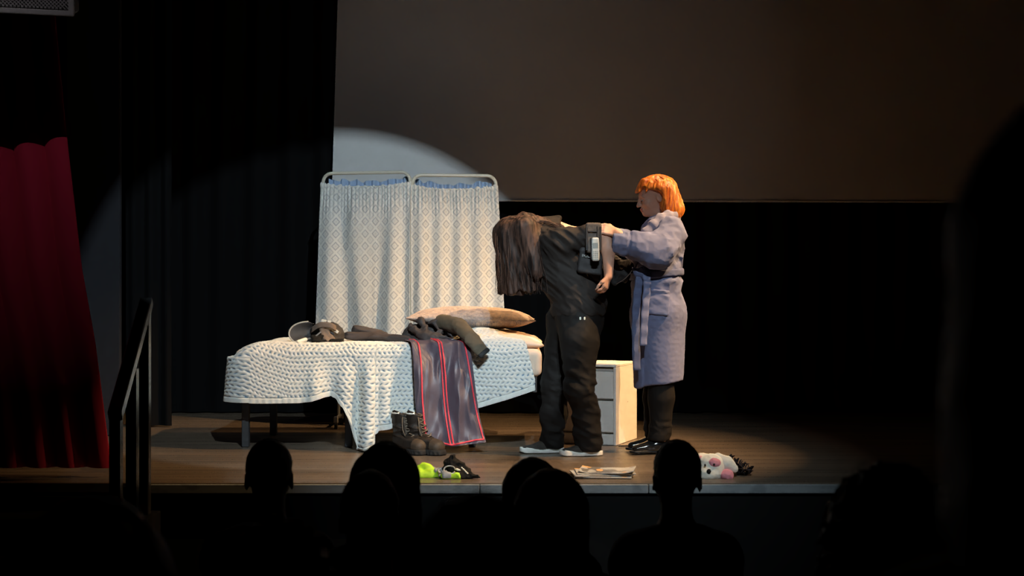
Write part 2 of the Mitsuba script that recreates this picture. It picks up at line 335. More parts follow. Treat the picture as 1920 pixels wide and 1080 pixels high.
# hung loudspeaker
spk = thing('loudspeaker', 'large loudspeaker with a grey mesh grille hung at the upper left', 'loudspeaker')
R = rotz(0.25)@rotx(0.23); c = P(140, 31, 6.05)-R@np.array([0.475, -0.275, -0.49])
add('cabinet', rbox((0.92, 0.5, 0.98), 0.012, c, R), 'speaker_box', False, spk)
fr = [rbox((0.94, 0.03, 0.025), 0.004, c+R@np.array([0, -0.262, -0.478]), R), rbox((0.025, 0.03, 0.98), 0.004, c+R@np.array([0.46, -0.262, 0]), R), rbox((0.025, 0.03, 0.98), 0.004, c+R@np.array([-0.46, -0.262, 0]), R)]
add('grille_frame', cat_mesh(*fr), 'speaker_grille', False, spk)
wires = []
for k in range(-58, 59):
    for sg in (-1, 1):
        a = np.array([k*0.0165-0.45*sg*1.0, -0.262, -0.46]); b_ = np.array([k*0.0165+0.45*sg, -0.262, 0.46])
        t0, t1 = 0.0, 1.0
        dx = b_[0]-a[0]
        lo_, hi_ = sorted(((-0.45-a[0])/dx, (0.45-a[0])/dx)); t0, t1 = max(0, lo_), min(1, hi_)
        if t1-t0 > 0.03: wires.append(tube([c+R@(a+(b_-a)*t0), c+R@(a+(b_-a)*t1)], 0.0026, 4))
add('mesh', cat_mesh(*wires), 'speaker_grille', True, spk, kind='stuff')
for sx in (-0.3, 0.3): add('hanging_cable', tube([c+R@np.array([sx, 0, 0.48]), c+R@np.array([sx, 0, 3.2])], 0.008, 6), 'rubber_black', True, spk)
# stage steps and their handrail
add('trim_steps', cat_mesh(*[rbox((0.9, 0.27, 0.16*(4-i)), 0.004, (-2.25, EDGE-0.15-0.27*i, -0.78+0.08*(4-i))) for i in range(4)]), 'hall_black', False, kind='structure', label='black steps up to the stage')
rk = thing('handrail', 'black metal handrail of three posts with a sloping top rail at the stage steps', 'handrail')
top_pts = []
def post_span(pxl, pxr, y, ytop, zbot):
    a, b = P(pxl, 800, y)[0], P(pxr, 800, y)[0]; zt = P(0, ytop, y)[2]
    add('post', rbox((b-a, 0.05, zt-zbot), 0.004, ((a+b)/2, y, (zt+zbot)/2)), 'rail_black', False, rk)
post_span(263, 281, 6.62, 585, -0.14); post_span(238, 258, 6.22, 690, -0.46); post_span(207, 228, 5.84, 785, -0.77)
a, b = P(274, 570, 6.70), P(217, 775, 5.80)
dirn = (b-a)/np.linalg.norm(b-a); side = np.array([1.0, 0, 0]); up = np.cross(side, dirn); up /= np.linalg.norm(up)
Rm = np.stack([side, dirn, up], 1)
add('top_rail', rbox((0.062, np.linalg.norm(b-a)+0.05, 0.05), 0.005, (a+b)/2, Rm), 'rail_black', False, rk)

# ---------------------------------------------------------------- folding ward screen behind the bed
fs = thing('folding_screen', 'two panel ward screen with diamond print curtains on a cream tube frame behind the bed', 'folding screen')
def panel(px0, px1, d0, d1, ytop, seed, wav, left, feet):
    a, b = P(px0, ytop, d0), P(px1, ytop, d1); a[2] = b[2] = (a[2]+b[2])/2
    ex_ = (b-a); L = np.hypot(ex_[0], ex_[1]); ex_ = ex_/L; nrm = np.array([ex_[1], -ex_[0], 0])
    if nrm[1] > 0: nrm = -nrm
    top, r = a[2], 0.065
    arc = [a+ex_*(r-r*math.cos(t))+np.array([0, 0, -r+r*math.sin(t)]) for t in np.linspace(0, np.pi/2, 7)]
    arc2 = [b-ex_*(r-r*math.cos(t))+np.array([0, 0, -r+r*math.sin(t)]) for t in np.linspace(np.pi/2, 0, 7)]
    zr = 0.29
    path = [a*[1, 1, 0]+[0, 0, zr]]+arc+arc2+[b*[1, 1, 0]+[0, 0, zr]]
    pp = [path[0], path[0]*0.5+arc[0]*0.5]+path[1:-1]+[path[-1]*0.5+arc2[-1]*0.5, path[-1], path[0]]
    fk_ = add('frame', tube(pp, 0.0125, 10), 'tube_cream', True, fs)
    for fx in feet:
        q = a*[1, 1, 0]+ex_*(P(fx, 0, (d0+d1)/2)[0]-a[0])/ex_[0]
        add('leg', tube([q+[0, 0, zr], q+[0, 0, 0.07]], 0.011, 10), 'castor_steel', True, fk_)
        add('foot', tube([[q[0], q[1]-0.16, 0.075], [q[0], q[1]+0.16, 0.075]], 0.012, 8), 'castor_steel', True, fk_)
        for s_ in (-0.15, 0.15):
            w = trimesh.creation.cylinder(0.026, 0.02, sections=16); w.vertices = w.vertices @ roty(np.pi/2).T+[q[0], q[1]+s_, 0.0262]
            add('castor', w, 'rubber_black', 30, fk_)
            add('castor_fork', rbox((0.032, 0.03, 0.05), 0.006, (q[0], q[1]+s_, 0.065)), 'castor_steel', False, fk_)
    for z_ in (top-0.10, 0.32): add('curtain_rod', tube([np.array([a[0], a[1], z_]), np.array([b[0], b[1], z_])], 0.006, 8), 'tube_cream', True, fk_)
    nu, nv = 220, 120; u = np.linspace(-0.02, 1.02, nu); w = np.linspace(0, 1, nv); U, W = np.meshgrid(u, w, indexing='ij')
    zt, zb = top-0.075, 0.33
    Zc = zt+(zb-zt)*W-0.032*np.sin(np.clip(U, 0, 1)*np.pi)*(1-W)**3
    q = np.stack([U*L*5.2+0.5*W*(0.5-U), W*1.1, U*0+seed], -1)
    env = np.exp(-(W/0.10)**2)
    fold = 0.024*np.sin(U*2*np.pi*wav+3.5*meshkit.noise(q*[0.8, 0.7, 1], seed)+seed)*(0.25+0.75*W**0.5)+0.05*(meshkit.noise(q*[0.7, 0.9, 1], seed+1)-0.5)+0.020*(ridge(q.reshape(-1, 3), [1.3, 0.8, 1], seed+2).reshape(U.shape)-0.5)
    gather = 0.010*np.sin(U*2*np.pi*24+5*meshkit.noise(q*3, seed+4))*env
    if left: ux = U*L-0.055*W*np.exp(-U/0.35)
    else: ux = U*L+0.065*W*np.exp(-(1-U)/0.35)
    pts = a[None, None]*np.array([1, 1, 0])+ex_*ux[..., None]+nrm*(0.035+fold+gather)[..., None]+np.stack([0*U, 0*U, Zc], -1)
    step = np.linalg.norm(np.diff(pts, axis=0), axis=2); su = np.vstack([np.zeros((1, nv)), np.cumsum(step, 0)])
    m, uvv = sheet(pts, 0.003, np.stack([U*L*1.08+seed*0.013+0.04*W*(U-0.5), (top-Zc)], -1))
    cur = add('curtain', m, 'curtain_print', True, fs, uv=uvv)
    # gathered casing along the top rod
    hu = np.linspace(-0.02, 1.02, 220)
    hp = [a*np.array([1, 1, 0])+ex_*(x*L)+nrm*(0.012)+np.array([0, 0, zt-0.01-0.032*math.sin(min(max(x, 0), 1)*np.pi)+0.004*math.sin(x*60+seed)]) for x in hu]
    add('casing', tube(hp, 0.017+0.005*np.sin(hu*150+4*np.sin(hu*21))+0.003*np.sin(hu*67), 8), 'curtain_print', True, cur, uv=np.tile([[0.0, 0.0]], (220*8+2, 1)))
    # pale blue cloth hanging on the rear side
    u = np.linspace(0.04, 0.96, 90); w = np.linspace(0, 1, 30); U, W = np.meshgrid(u, w, indexing='ij')
    top_e = zt+0.028-0.034*np.sin(U*np.pi)*0.6+0.03*meshkit.noise(np.stack([U*14, U*0, U*0+seed], -1), seed+6)
    pts = a[None, None]*np.array([1, 1, 0])+ex_*(U*L)[..., None]-nrm*(0.05+0.02*np.sin(U*70+seed)+0.015*meshkit.noise(np.stack([U*20, W*4, U*0], -1), 7))[..., None]+np.stack([0*U, 0*U, top_e-(top_e-0.4)*W], -1)
    add('lining', sheet(pts, 0.003), 'cloth_blue', True, fs, label='pale blue cloth on the rear side')
panel(606, 769, 9.50, 9.38, 324, 3, 3.2, True, (634, 755))
panel(773, 930, 9.38, 9.44, 329, 11, 4.2, False, (790, 880))

# ---------------------------------------------------------------- bed
XL, XR, YF, YB, ZT = -1.72, 0.185, 8.13, 9.02, 0.625
bed = thing('bed', 'single bed on dark square legs with a cream sheet, under the knitted blanket', 'bed')
add('mattress', mesh_sdf(lambda p: boxd(p, ((XL+XR)/2, (YF+YB)/2, 0.535), ((XR-XL)/2, (YB-YF)/2, 0.085), rnd=0.04)-wrinkle(p, 9, 0.003, 2), (XL-.1, YF-.1, 0.38), (XR+.1, YB+.1, 0.7), 0.014), 'sheet_cream', True, bed, label='mattress in a cream sheet')
add('frame', cat_mesh(rbox((XR-XL-0.02, 0.04, 0.10), 0.004, ((XL+XR)/2-0.02, YF+0.05, 0.40)), rbox((XR-XL-0.02, 0.04, 0.10), 0.004, ((XL+XR)/2-0.02, YB-0.05, 0.40)), rbox((0.04, YB-YF-0.1, 0.10), 0.004, (XL+0.03, (YF+YB)/2, 0.40)), rbox((0.04, YB-YF-0.1, 0.10), 0.004, (XR-0.05, (YF+YB)/2, 0.40)), rbox((XR-XL-0.1, YB-YF-0.1, 0.02), 0.004, ((XL+XR)/2-0.02, (YF+YB)/2, 0.44))), 'bed_frame', False, bed)
for (x, y) in ((P(461, 800, 8.27)[0], 8.27), (P(654, 800, 8.27)[0], 8.27), (-0.25, 8.27), (-1.62, 8.93), (-1.0, 8.93), (-0.25, 8.93)):
    add('leg', rbox((0.045, 0.045, 0.355), 0.004, (x, y, 0.1785)), 'bed_frame', False, bed)

def blanket():
    d0 = 8.03
    hx = np.array([408, 460, 500, 560, 585, 602, 620, 632, 644, 656, 664, 672, 684, 698, 703, 712, 735, 800, 850, 895, 950, 1003.])
    hy = np.array([757, 758, 758, 757, 754, 747, 744, 749, 765, 800, 832, 850, 850, 842, 815, 808, 804, 794, 782, 768, 751, 733.])
    hX = (hx-960)*d0/FOC; hZ = CAM_Z-(hy-540)*d0/FOC
    xl, yf, yb, r = XL-0.03, YF-0.03, YB+0.02, 0.10
    xr_hem = hX[-1]
    nq = 270; segs = []
    # perimeter stations: (base point, outward normal, hem z, spine point, arc position)
    def st(B, n, hz, C, s_, fr): segs.append((B, n, hz, C, s_, fr))
    s0 = 0.0
    for x in np.arange(xr_hem-0.02, xl+r, -0.0065):                         # back edge, right to left
        st((x, yb), (0, 1), 0.46, (x, (yf+yb)/2), x, 0)
    s0 = xl+r
    for t in np.linspace(0, np.pi/2, 26):
        st((xl+r-r*math.sin(t), yb-r+r*math.cos(t)), (-math.sin(t), math.cos(t)), 0.40-0.08*math.sin(t), (xl+0.42, (yf+yb)/2), s0-r*t, 0)
    s0 -= r*np.pi/2
    for y in np.arange(yb-r, yf+r, -0.0065): st((xl, y), (-1, 0), 0.32-0.035*(yb-y), (xl+0.42, (yf+yb)/2), s0-(yb-r-y), 0)
    s0 -= (yb-yf-2*r)
    for t in np.linspace(0, np.pi/2, 26):
        st((xl+r-r*math.cos(t), yf+r-r*math.sin(t)), (-math.cos(t), -math.sin(t)), hZ[0], (xl+0.42, (yf+yb)/2), s0-r*t, t/(np.pi/2))
    s0 -= r*np.pi/2; xs_ = np.arange(xl+r, xr_hem+0.001, 0.0042)
    for x in xs_: st((x, yf), (0, -1), np.interp(x, hX, hZ), (max(x, xl+0.42), (yf+yb)/2), s0-(x-xl-r), 1)
    Bp = np.array([a[0] for a in segs]); Nn = np.array([a[1] for a in segs], float); HZ = np.array([a[2] for a in segs]); Cp = np.array([a[3] for a in segs]); SS = np.array([a[4] for a in segs]); FR = np.array([a[5] for a in segs], float)
    top = ZT+0.02
    rr = 0.075
    half = np.linalg.norm(Bp-Cp, axis=1)-rr*0.9
    drop = top-rr-HZ
    L1, L2, L3 = half, np.full_like(half, rr*np.pi/2), drop
    q = np.linspace(0, 1, nq)[None, :]*(0.985*0+1)*(L1+L2+L3)[:, None]
    l1, l2 = L1[:, None], L2[:, None]
    dirn = (Bp-Cp)/np.linalg.norm(Bp-Cp, axis=1, keepdims=True)
    on = np.minimum(q, l1); ang = np.clip((q-l1)/rr, 0, np.pi/2); dn = np.maximum(q-l1-l2, 0)
    XY = Cp[:, None]+dirn[:, None]*on[..., None]+Nn[:, None]*(rr*np.sin(ang)*0.9)[..., None]
    Zb = top-rr*(1-np.cos(ang))-dn
    pos = np.concatenate([XY, Zb[..., None]], -1)
    # flare of the lower edge and the hanging folds of the front side
    f = np.clip(dn/0.30, 0, 1.6); x = pos[..., 0]
    fold = 0.050*np.exp(-((x+1.02)/0.06)**2)+0.060*np.exp(-((x+0.875)/0.05)**2)-0.03*np.exp(-((x+0.95)/0.04)**2)+0.028*np.exp(-((x+0.78)/0.035)**2)+0.03*np.exp(-((x+1.20)/0.05)**2)
    fold += 0.018*np.sin(x*9.0+1.2)+0.022*(meshkit.noise(np.stack([x*5, Zb*1.5, x*0], -1), 4)-0.5)
    fold += -0.012*np.exp(-((x+0.845)/0.008)**2)
    out = (0.03*f+FR[:, None]*fold*np.clip(dn/0.14, 0, 1.3)+0.10*np.exp(-((x+0.93)/0.06)**2)*np.clip(dn-0.35, 0, 1)*FR[:, None])
    pos[..., :2] += Nn[:, None]*out[..., None]
    # crown: the pillow below lifts the right end, and the top sags a little elsewhere
    w = np.clip(on/np.maximum(l1, 1e-6), 0, 1)
    bump = 0.085*np.exp(-((x+0.10)/0.24)**2)*np.clip((pos[..., 1]-8.12)/0.25, 0, 1)*np.clip((9.1-pos[..., 1])/0.2, 0, 1)*(dn <= 0)
    pos[..., 2] += bump*np.cos(ang)+0.010*(meshkit.noise(np.stack([x*4, pos[..., 1]*4, x*0], -1), 6)-0.4)*(1-ang/np.pi*2)
    # rounding of the left end on top
    pos[..., 2] -= 0.10*np.clip(1-(x-xl)/0.20, 0, 1)**2*(dn <= 0)*np.cos(ang*0.5)
    # the right hem runs back across the top of the bed
    lim = np.where(w < 1, -0.05+0.13*w, 0.08+0.06*np.clip((q-l1)/0.25, 0, 1))
    scl = (lim-(xr_hem))*np.clip((x-(-0.75))/(xr_hem+0.75), 0, 1)
    pos[..., 0] += scl*(FR[:, None] >= 0)
    # knitted petals
    V = q; U = SS[:, None]+0*q
    qn = np.stack([U*9, V*9, U*0], -1); wa_, wb_ = meshkit.noise(qn, 31)-0.5, meshkit.noise(qn, 33)-0.5
    a, b = U/0.030+0.8*wa_, V/0.0255+0.8*wb_
    row = np.floor(b); ax_ = a+0.5*(row % 2); fx, fy = ax_-np.floor(ax_)-0.5, b-row-0.5
    tilt = np.where(row % 2 > 0, 0.55, -0.55); rr_ = np.sqrt((fx+tilt*fy)**2*1.0+(fy*0.95)**2)
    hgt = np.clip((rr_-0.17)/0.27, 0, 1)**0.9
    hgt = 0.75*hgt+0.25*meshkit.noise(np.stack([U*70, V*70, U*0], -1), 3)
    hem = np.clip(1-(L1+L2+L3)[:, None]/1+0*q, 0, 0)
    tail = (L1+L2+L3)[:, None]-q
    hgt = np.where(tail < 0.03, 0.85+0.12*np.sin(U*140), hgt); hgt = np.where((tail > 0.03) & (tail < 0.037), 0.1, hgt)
    n = np.cross(np.gradient(pos, axis=0), np.gradient(pos, axis=1)); n /= np.linalg.norm(n, axis=2, keepdims=True)+1e-9
    if n[len(n)//4, 5, 2] < 0: n = -n
    pos = pos+n*(hgt*0.012)[..., None]
    pos[..., 2] = np.maximum(pos[..., 2], 0.016)
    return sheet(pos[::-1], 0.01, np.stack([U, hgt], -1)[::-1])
bm, buv = blanket()
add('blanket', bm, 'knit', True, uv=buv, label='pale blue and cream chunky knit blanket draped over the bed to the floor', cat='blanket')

def pillow(c, half, T_, seed, R=None, pw=2.4):
    n = 90; u = np.linspace(-1, 1, n); U, V = np.meshgrid(u, u, indexing='ij')
    t = (np.clip(1-np.abs(U)**pw, 0, 1)*np.clip(1-np.abs(V)**pw, 0, 1))**0.55
    sq = 1-0.07*(1-np.abs(V)**2)*np.abs(U)**3; sr = 1-0.07*(1-np.abs(U)**2)*np.abs(V)**3
    top = np.stack([U*half[0]*sq, V*half[1]*sr, T_*t+0.008*(meshkit.noise(np.stack([U*5, V*5, U*0], -1), seed)-0.5)*t**0.3], -1)
    bot = np.stack([U*half[0]*sq, V*half[1]*sr, -T_*0.85*t], -1)
    i, j = np.meshgrid(np.arange(n-1), np.arange(n-1), indexing='ij')
    q = np.stack([i*n+j, (i+1)*n+j, (i+1)*n+j+1, i*n+j+1], -1).reshape(-1, 4)
    v = np.vstack([top.reshape(-1, 3), bot.reshape(-1, 3)-[0, 0, 0.004]]); q = np.vstack([q, q[:, ::-1]+n*n])
    idx = np.arange(n*n).reshape(n, n); loop = np.concatenate([idx[:, 0], idx[-1, 1:], idx[-2::-1, -1], idx[0, -2:0:-1]]); l2 = np.roll(loop, -1)
    q = np.vstack([q, np.stack([l2, loop, loop+n*n, l2+n*n], 1)])
    if R is not None: v = v @ np.asarray(R).T
    return trimesh.Trimesh(v+np.asarray(c), np.vstack([q[:, [0, 1, 2]], q[:, [0, 2, 3]]]), process=False)
add('pillow', pillow(P(950, 637, 8.52), (0.24, 0.33), 0.062, 2, roty(0.10)), 'sheet_cream', label='cream pillow tucked under the blanket at the head of the bed', cat='pillow')
add('pillow', pillow(P(885, 597, 8.60), (0.415, 0.26), 0.078, 5, roty(0.02)), 'paisley', label='large pillow in a brown and blue speckled case on top of the bed', cat='pillow')

# suit bag hanging over the front of the bed
sb = thing('garment_bag', 'dark grey satin garment bag with red piping hanging over the front of the bed', 'garment bag')
def bag():
    rows_y = np.array([636, 641, 650, 665, 700, 740, 780, 826, 838.]); lx = np.array([756, 760, 768, 774, 776, 777, 781, 786, 790.]); rx = np.array([866, 870, 878, 884, 888, 893, 899, 910, 912.])
    dd = np.array([8.36, 8.22, 8.08, 8.005, 7.965, 7.95, 7.94, 7.92, 7.91])
    nv, nu = 110, 90; v = np.linspace(0, len(rows_y)-1, nv); u = np.linspace(0, 1, nu); U, Vv = np.meshgrid(u, v, indexing='ij')
    k = np.arange(len(rows_y)); I = lambda a: np.interp(Vv, k, a)
    y = I(rows_y)+np.where(Vv > 7, 0, 0); px = I(lx)+(I(rx)-I(lx))*U
    dep = I(dd); low = np.clip((Vv-3)/5, 0, 1)
    y = y+low*(-10*np.clip((0.45-U)/0.45, 0, 1)+np.clip((U-0.5)/0.5, 0, 1)*-8)*np.clip(Vv-6, 0, 2)/2
    q = np.stack([U*3.6+Vv*0.22, Vv*0.42, U*0], -1)
    fold = 0.026*np.sin(U*11+0.9*np.sin(Vv*0.9)+1.0)*(0.45+0.2*low)+0.05*(ridge(q.reshape(-1, 3), [1, 1, 1], 3).reshape(U.shape)-0.4)*0.55+0.016*(ridge(q.reshape(-1, 3), [2.0, 2.6, 1], 8).reshape(U.shape)-0.4)
    fold += 0.011*(ridge(np.stack([U*4+Vv*0.8, Vv*1.0-U*2, U*0], -1).reshape(-1, 3), 1, 14).reshape(U.shape)-0.4)
    fold -= 0.03*((2*U-1)**6)
    dep = dep-fold
    pts = np.stack([(px-960)*dep/FOC, dep, CAM_Z-(y-540)*dep/FOC], -1)
    z = pts[..., 2]; pts[..., 2] = np.where(dep+fold > 8.03, np.maximum(z, 0.676+0.012*np.clip(fold/0.03, -1, 1)+0.02*np.clip((dep-8.2)/0.3, 0, 1)), z)
    return pts, (u, v)
bp, (bu, bv) = bag()
from scipy.ndimage import gaussian_filter1d
bp = gaussian_filter1d(bp, 3.0, axis=1, mode='nearest')
back = bp.copy(); back[..., 1] += 0.045*np.sin(np.linspace(0, np.pi, bp.shape[0]))[:, None]+0.004
loopv = np.vstack([bp.reshape(-1, 3), back.reshape(-1, 3)]); nu_, nv_ = bp.shape[:2]; N_ = nu_*nv_
i, j = np.meshgrid(np.arange(nu_-1), np.arange(nv_-1), indexing='ij'); q = np.stack([i*nv_+j, (i+1)*nv_+j, (i+1)*nv_+j+1, i*nv_+j+1], -1).reshape(-1, 4)[:, ::-1]
idx = np.arange(N_).reshape(nu_, nv_); loop = np.concatenate([idx[:, 0], idx[-1, 1:], idx[-2::-1, -1], idx[0, -2:0:-1]]); l2 = np.roll(loop, -1)
q = np.vstack([q, q[:, ::-1]+N_, np.stack([loop, l2, l2+N_, loop+N_], 1)])
add('shell', trimesh.Trimesh(loopv, np.vstack([q[:, [0, 1, 2]], q[:, [0, 2, 3]]]), process=False), 'satin_grey', True, sb)
def on_bag(u, v, off=0.004):
    a, b = np.asarray(u)*(nu_-1), np.asarray(v)*(nv_-1)
    from scipy.ndimage import map_coordinates as mc
    w = np.stack([mc(bp[..., k], [a, b], order=1) for k in range(3)], -1); w[:, 1] -= off; return w
vv = np.linspace(0.02, 0.90, 80)
add('piping', tube(on_bag(0.06+0.09*np.sin(vv*3.1)*(1-vv)+0.05*vv, vv), 0.0055, 6), 'piping_red', True, sb, label='red piping')
add('piping', tube(on_bag(0.955-0.10*(1-vv)**2+0.02*vv, vv), 0.0055, 6), 'piping_red', True, sb)
uz = 0.49+0.03*np.sin(vv*5)-0.08*(1-vv)**2
vz = np.linspace(0.02, 0.965, 80); uz = 0.50+0.02*np.sin(vz*5)-0.06*(1-vz)**2
for o in (-0.022, 0.028): add('zip_edge', tube(on_bag(uz+o, vz), 0.0052, 6), 'piping_red', True, sb)
ub = np.linspace(0, 1, 40); add('piping', tube(on_bag(0.11+0.865*ub, 0.90+0.065*np.clip(1-np.abs(ub-0.43)/0.43, 0, 1)), 0.0055, 6), 'piping_red', True, sb)

# jacket heaped beside the pillow, and a dark garment stretched along the bed
jk = thing('jacket', 'dark brown jacket heaped on the bed against the speckled pillow', 'jacket')
def jac(p):
    d = limbs(p, [(P(776, 624, 8.42), P(850, 630, 8.42), 0.056, 0.050), (P(795, 606, 8.48), P(842, 612, 8.46), 0.044, 0.046), (P(766, 634, 8.40), P(800, 641, 8.3), 0.032, 0.026), (P(850, 630, 8.38), P(908, 633, 8.40), 0.044, 0.026), (P(815, 641, 8.26), P(884, 644, 8.24), 0.024, 0.018)], 0.03)
    for a_, b_, r_ in ((P(770, 612, 8.34), P(800, 640, 8.24), 0.020), (P(788, 600, 8.36), P(812, 640, 8.24), 0.022), (P(806, 594, 8.40), P(826, 622, 8.28), 0.024), (P(824, 600, 8.36), P(850, 634, 8.26), 0.018), (P(800, 630, 8.26), P(862, 636, 8.22), 0.018), (P(858, 620, 8.34), P(914, 630, 8.34), 0.026)):
        d = smin(d, cap(p, a_, b_, r_*0.8, r_*0.5), 0.03)
    dg = p @ np.array([[0.6, 0, 0.8], [0, 1, 0], [-0.8, 0, 0.6]])
    return d-wrinkle(dg, 15, 0.020, 11, (1.5, 0.8, 0.45))-0.004*(ridge(dg, [34, 20, 12], 6)-0.5)
add('body', mesh_sdf(jac, P(730, 660, 8.6)-[0, 0.5, 0.05], P(940, 570, 8.7)+[0, 0.1, 0.05], 0.0055), 'jacket_cloth', True, jk)
def slv(p):
    sq = ((0.45, -1, 0.5), 2.6)
    d = limbs(p, [(P(832, 604, 8.36), P(862, 612, 8.24), 0.056, 0.054, sq), (P(862, 612, 8.24), P(886, 638, 8.06), 0.054, 0.050, sq), (P(886, 638, 8.06), P(908, 664, 7.99), 0.050, 0.046, sq)], 0.012)
    d = smax(d, plane(p, P(905, 659, 7.99), P(905, 659, 7.99)-P(886, 638, 8.0)), 0.004)
    return d-wrinkle(p, 20, 0.005, 5)
sv = add('sleeve', mesh_sdf(slv, P(805, 700, 7.95)-[0, 0.08, 0], P(945, 580, 8.5)+[0, 0.1, 0.05], 0.005), 'sleeve_cloth', True, jk, label='olive brown sleeve')
ca = P(905, 659, 7.99); cdir = ca-P(886, 638, 8.0); cdir /= np.linalg.norm(cdir)
add('cuff', mesh_sdf(lambda p: smax(cap(p, ca-cdir*0.02, ca+cdir*0.03, 0.046, 0.044, ((0.45, -1, 0.5), 2.5)), np.abs(plane(p, ca+cdir*0.012, cdir))-0.013, 0.004), ca-0.09, ca+0.09, 0.004), 'cuff_black', True, sv, label='black cuff')
def flatg(p):
    d = limbs(p, [(P(655, 631, 8.42), P(705, 632, 8.40), 0.033, 0.036, ((0, 0, 1), 1.25)), (P(705, 632, 8.40), P(765, 637, 8.34), 0.036, 0.034, ((0, 0, 1), 1.5)), (P(668, 618, 8.52), P(720, 630, 8.5), 0.026, 0.03), (P(765, 637, 8.34), P(800, 642, 8.28), 0.034, 0.03, ((0, 0, 1), 1.6))], 0.03)
    return d-wrinkle(p, 16, 0.016, 21, (0.30, 1, 1.5))-0.004*(ridge(p, [12, 40, 40], 6)-0.5)
add('dark_garment', mesh_sdf(flatg, P(630, 665, 8.3)-[0, 0.2, 0], P(830, 600, 8.6)+[0, 0.1, 0.02], 0.0065), 'jacket_cloth', True, label='dark brown garment laid flat along the bed between cap and jacket', cat='garment')
# ---------------------------------------------------------------- people on the stage
def dirv(a, b): v = np.asarray(b, float)-np.asarray(a, float); return v/np.linalg.norm(v)
def head_sdf(p, c, R, s=1.0):
    """A head with face: local -x forward, z up, chin to crown 0.225 m."""
    q = ((p-c) @ R)/s
    d = ell(q, (0.012, 0, 0.030), (0.094, 0.074, 0.088))
    d = smin(d, ell(q, (-0.030, 0, -0.035), (0.058, 0.056, 0.075)), 0.035)
    d = smin(d, ell(q, (-0.066, 0, -0.088), (0.024, 0.026, 0.022)), 0.025)          # chin
    d = smin(d, cap(q, (-0.070, 0.034, 0.012), (-0.070, -0.034, 0.012), 0.016, 0.016), 0.02)   # brow
    for s_ in (-1, 1):
        d = smin(d, ell(q, (-0.055, 0.042*s_, -0.035), (0.024, 0.022, 0.024)), 0.02)  # cheek
        d = smax(d, -ell(q, (-0.088, 0.031*s_, -0.006), (0.016, 0.018, 0.012)), 0.012)
        d = smin(d, ell(q, (-0.072, 0.031*s_, -0.006), (0.013, 0.014, 0.0125)), 0.003)
        e = smax(ell(q, (0.016, 0.074*s_, -0.012), (0.019, 0.010, 0.031)), -ell(q, (0.010, 0.084*s_, -0.010), (0.011, 0.008, 0.019)), 0.004)
        d = smin(d, e, 0.006)
    d = smin(d, cap(q, (-0.088, 0, 0.002), (-0.107, 0, -0.036), 0.008, 0.0112), 0.012)   # nose
    for s_ in (-1, 1): d = smin(d, ell(q, (-0.098, 0.011*s_, -0.038), (0.012, 0.008, 0.008)), 0.006)
    d = smin(d, cap(q, (-0.089, 0.016, -0.061), (-0.089, -0.016, -0.061), 0.0075, 0.0075), 0.008)
    d = smin(d, cap(q, (-0.085, 0.014, -0.072), (-0.085, -0.014, -0.072), 0.008, 0.008), 0.006)
    d = smax(d, -cap(q, (-0.1, 0.022, -0.0665), (-0.1, -0.022, -0.0665), 0.004, 0.004), 0.004)
    return d*s
def hand_bones(w, fdir, pdir, size=1.0, curl=0.5, thumb=1):
    """Bones of a hand at wrist w: fdir to the fingers, pdir out of the palm; four fingers and a thumb."""
    f = np.asarray(fdir, float); f /= np.linalg.norm(f); n = np.asarray(pdir, float); n = n-f*(n@f); n /= np.linalg.norm(n); s = np.cross(f, n)*thumb
    B = []
    for k, (o, L) in enumerate(((0.030, 0.072), (0.010, 0.080), (-0.010, 0.075), (-0.028, 0.060))):
        k0 = w+f*0.012*size+s*o*0.7*size; k1 = w+(f*(0.085-abs(o)*0.2)+s*o)*size
        B.append((k0, k1, 0.014*size, 0.0115*size))
        a, q = curl*0.6, k1
        for seg, r0, r1 in ((0.45, 0.0098, 0.0088), (0.32, 0.0088, 0.0080), (0.23, 0.0080, 0.0068)):
            t = q+(f*math.cos(a)+n*math.sin(a))*L*seg*size+s*o*0.10*size*seg
            B.append((q, t, r0*size, r1*size)); q = t; a += curl*0.9
    t0 = w+(f*0.022+s*0.022)*size; t1 = t0+(f*0.035+s*0.028+n*0.012)*size; t2 = t1+(f*0.032+s*0.006+n*0.014)*size; t3 = t2+(f*0.024+n*0.008-s*0.002)*size
    B += [(t0, t1, 0.0145*size, 0.012*size), (t1, t2, 0.0112*size, 0.0098*size), (t2, t3, 0.0098*size, 0.0078*size)]
    return B
def hand_sdf(p, B):
    d = None
    for i, b in enumerate(B):
        x = cap(p, *b); d = x if d is None else smin(d, x, 0.006)
    return d
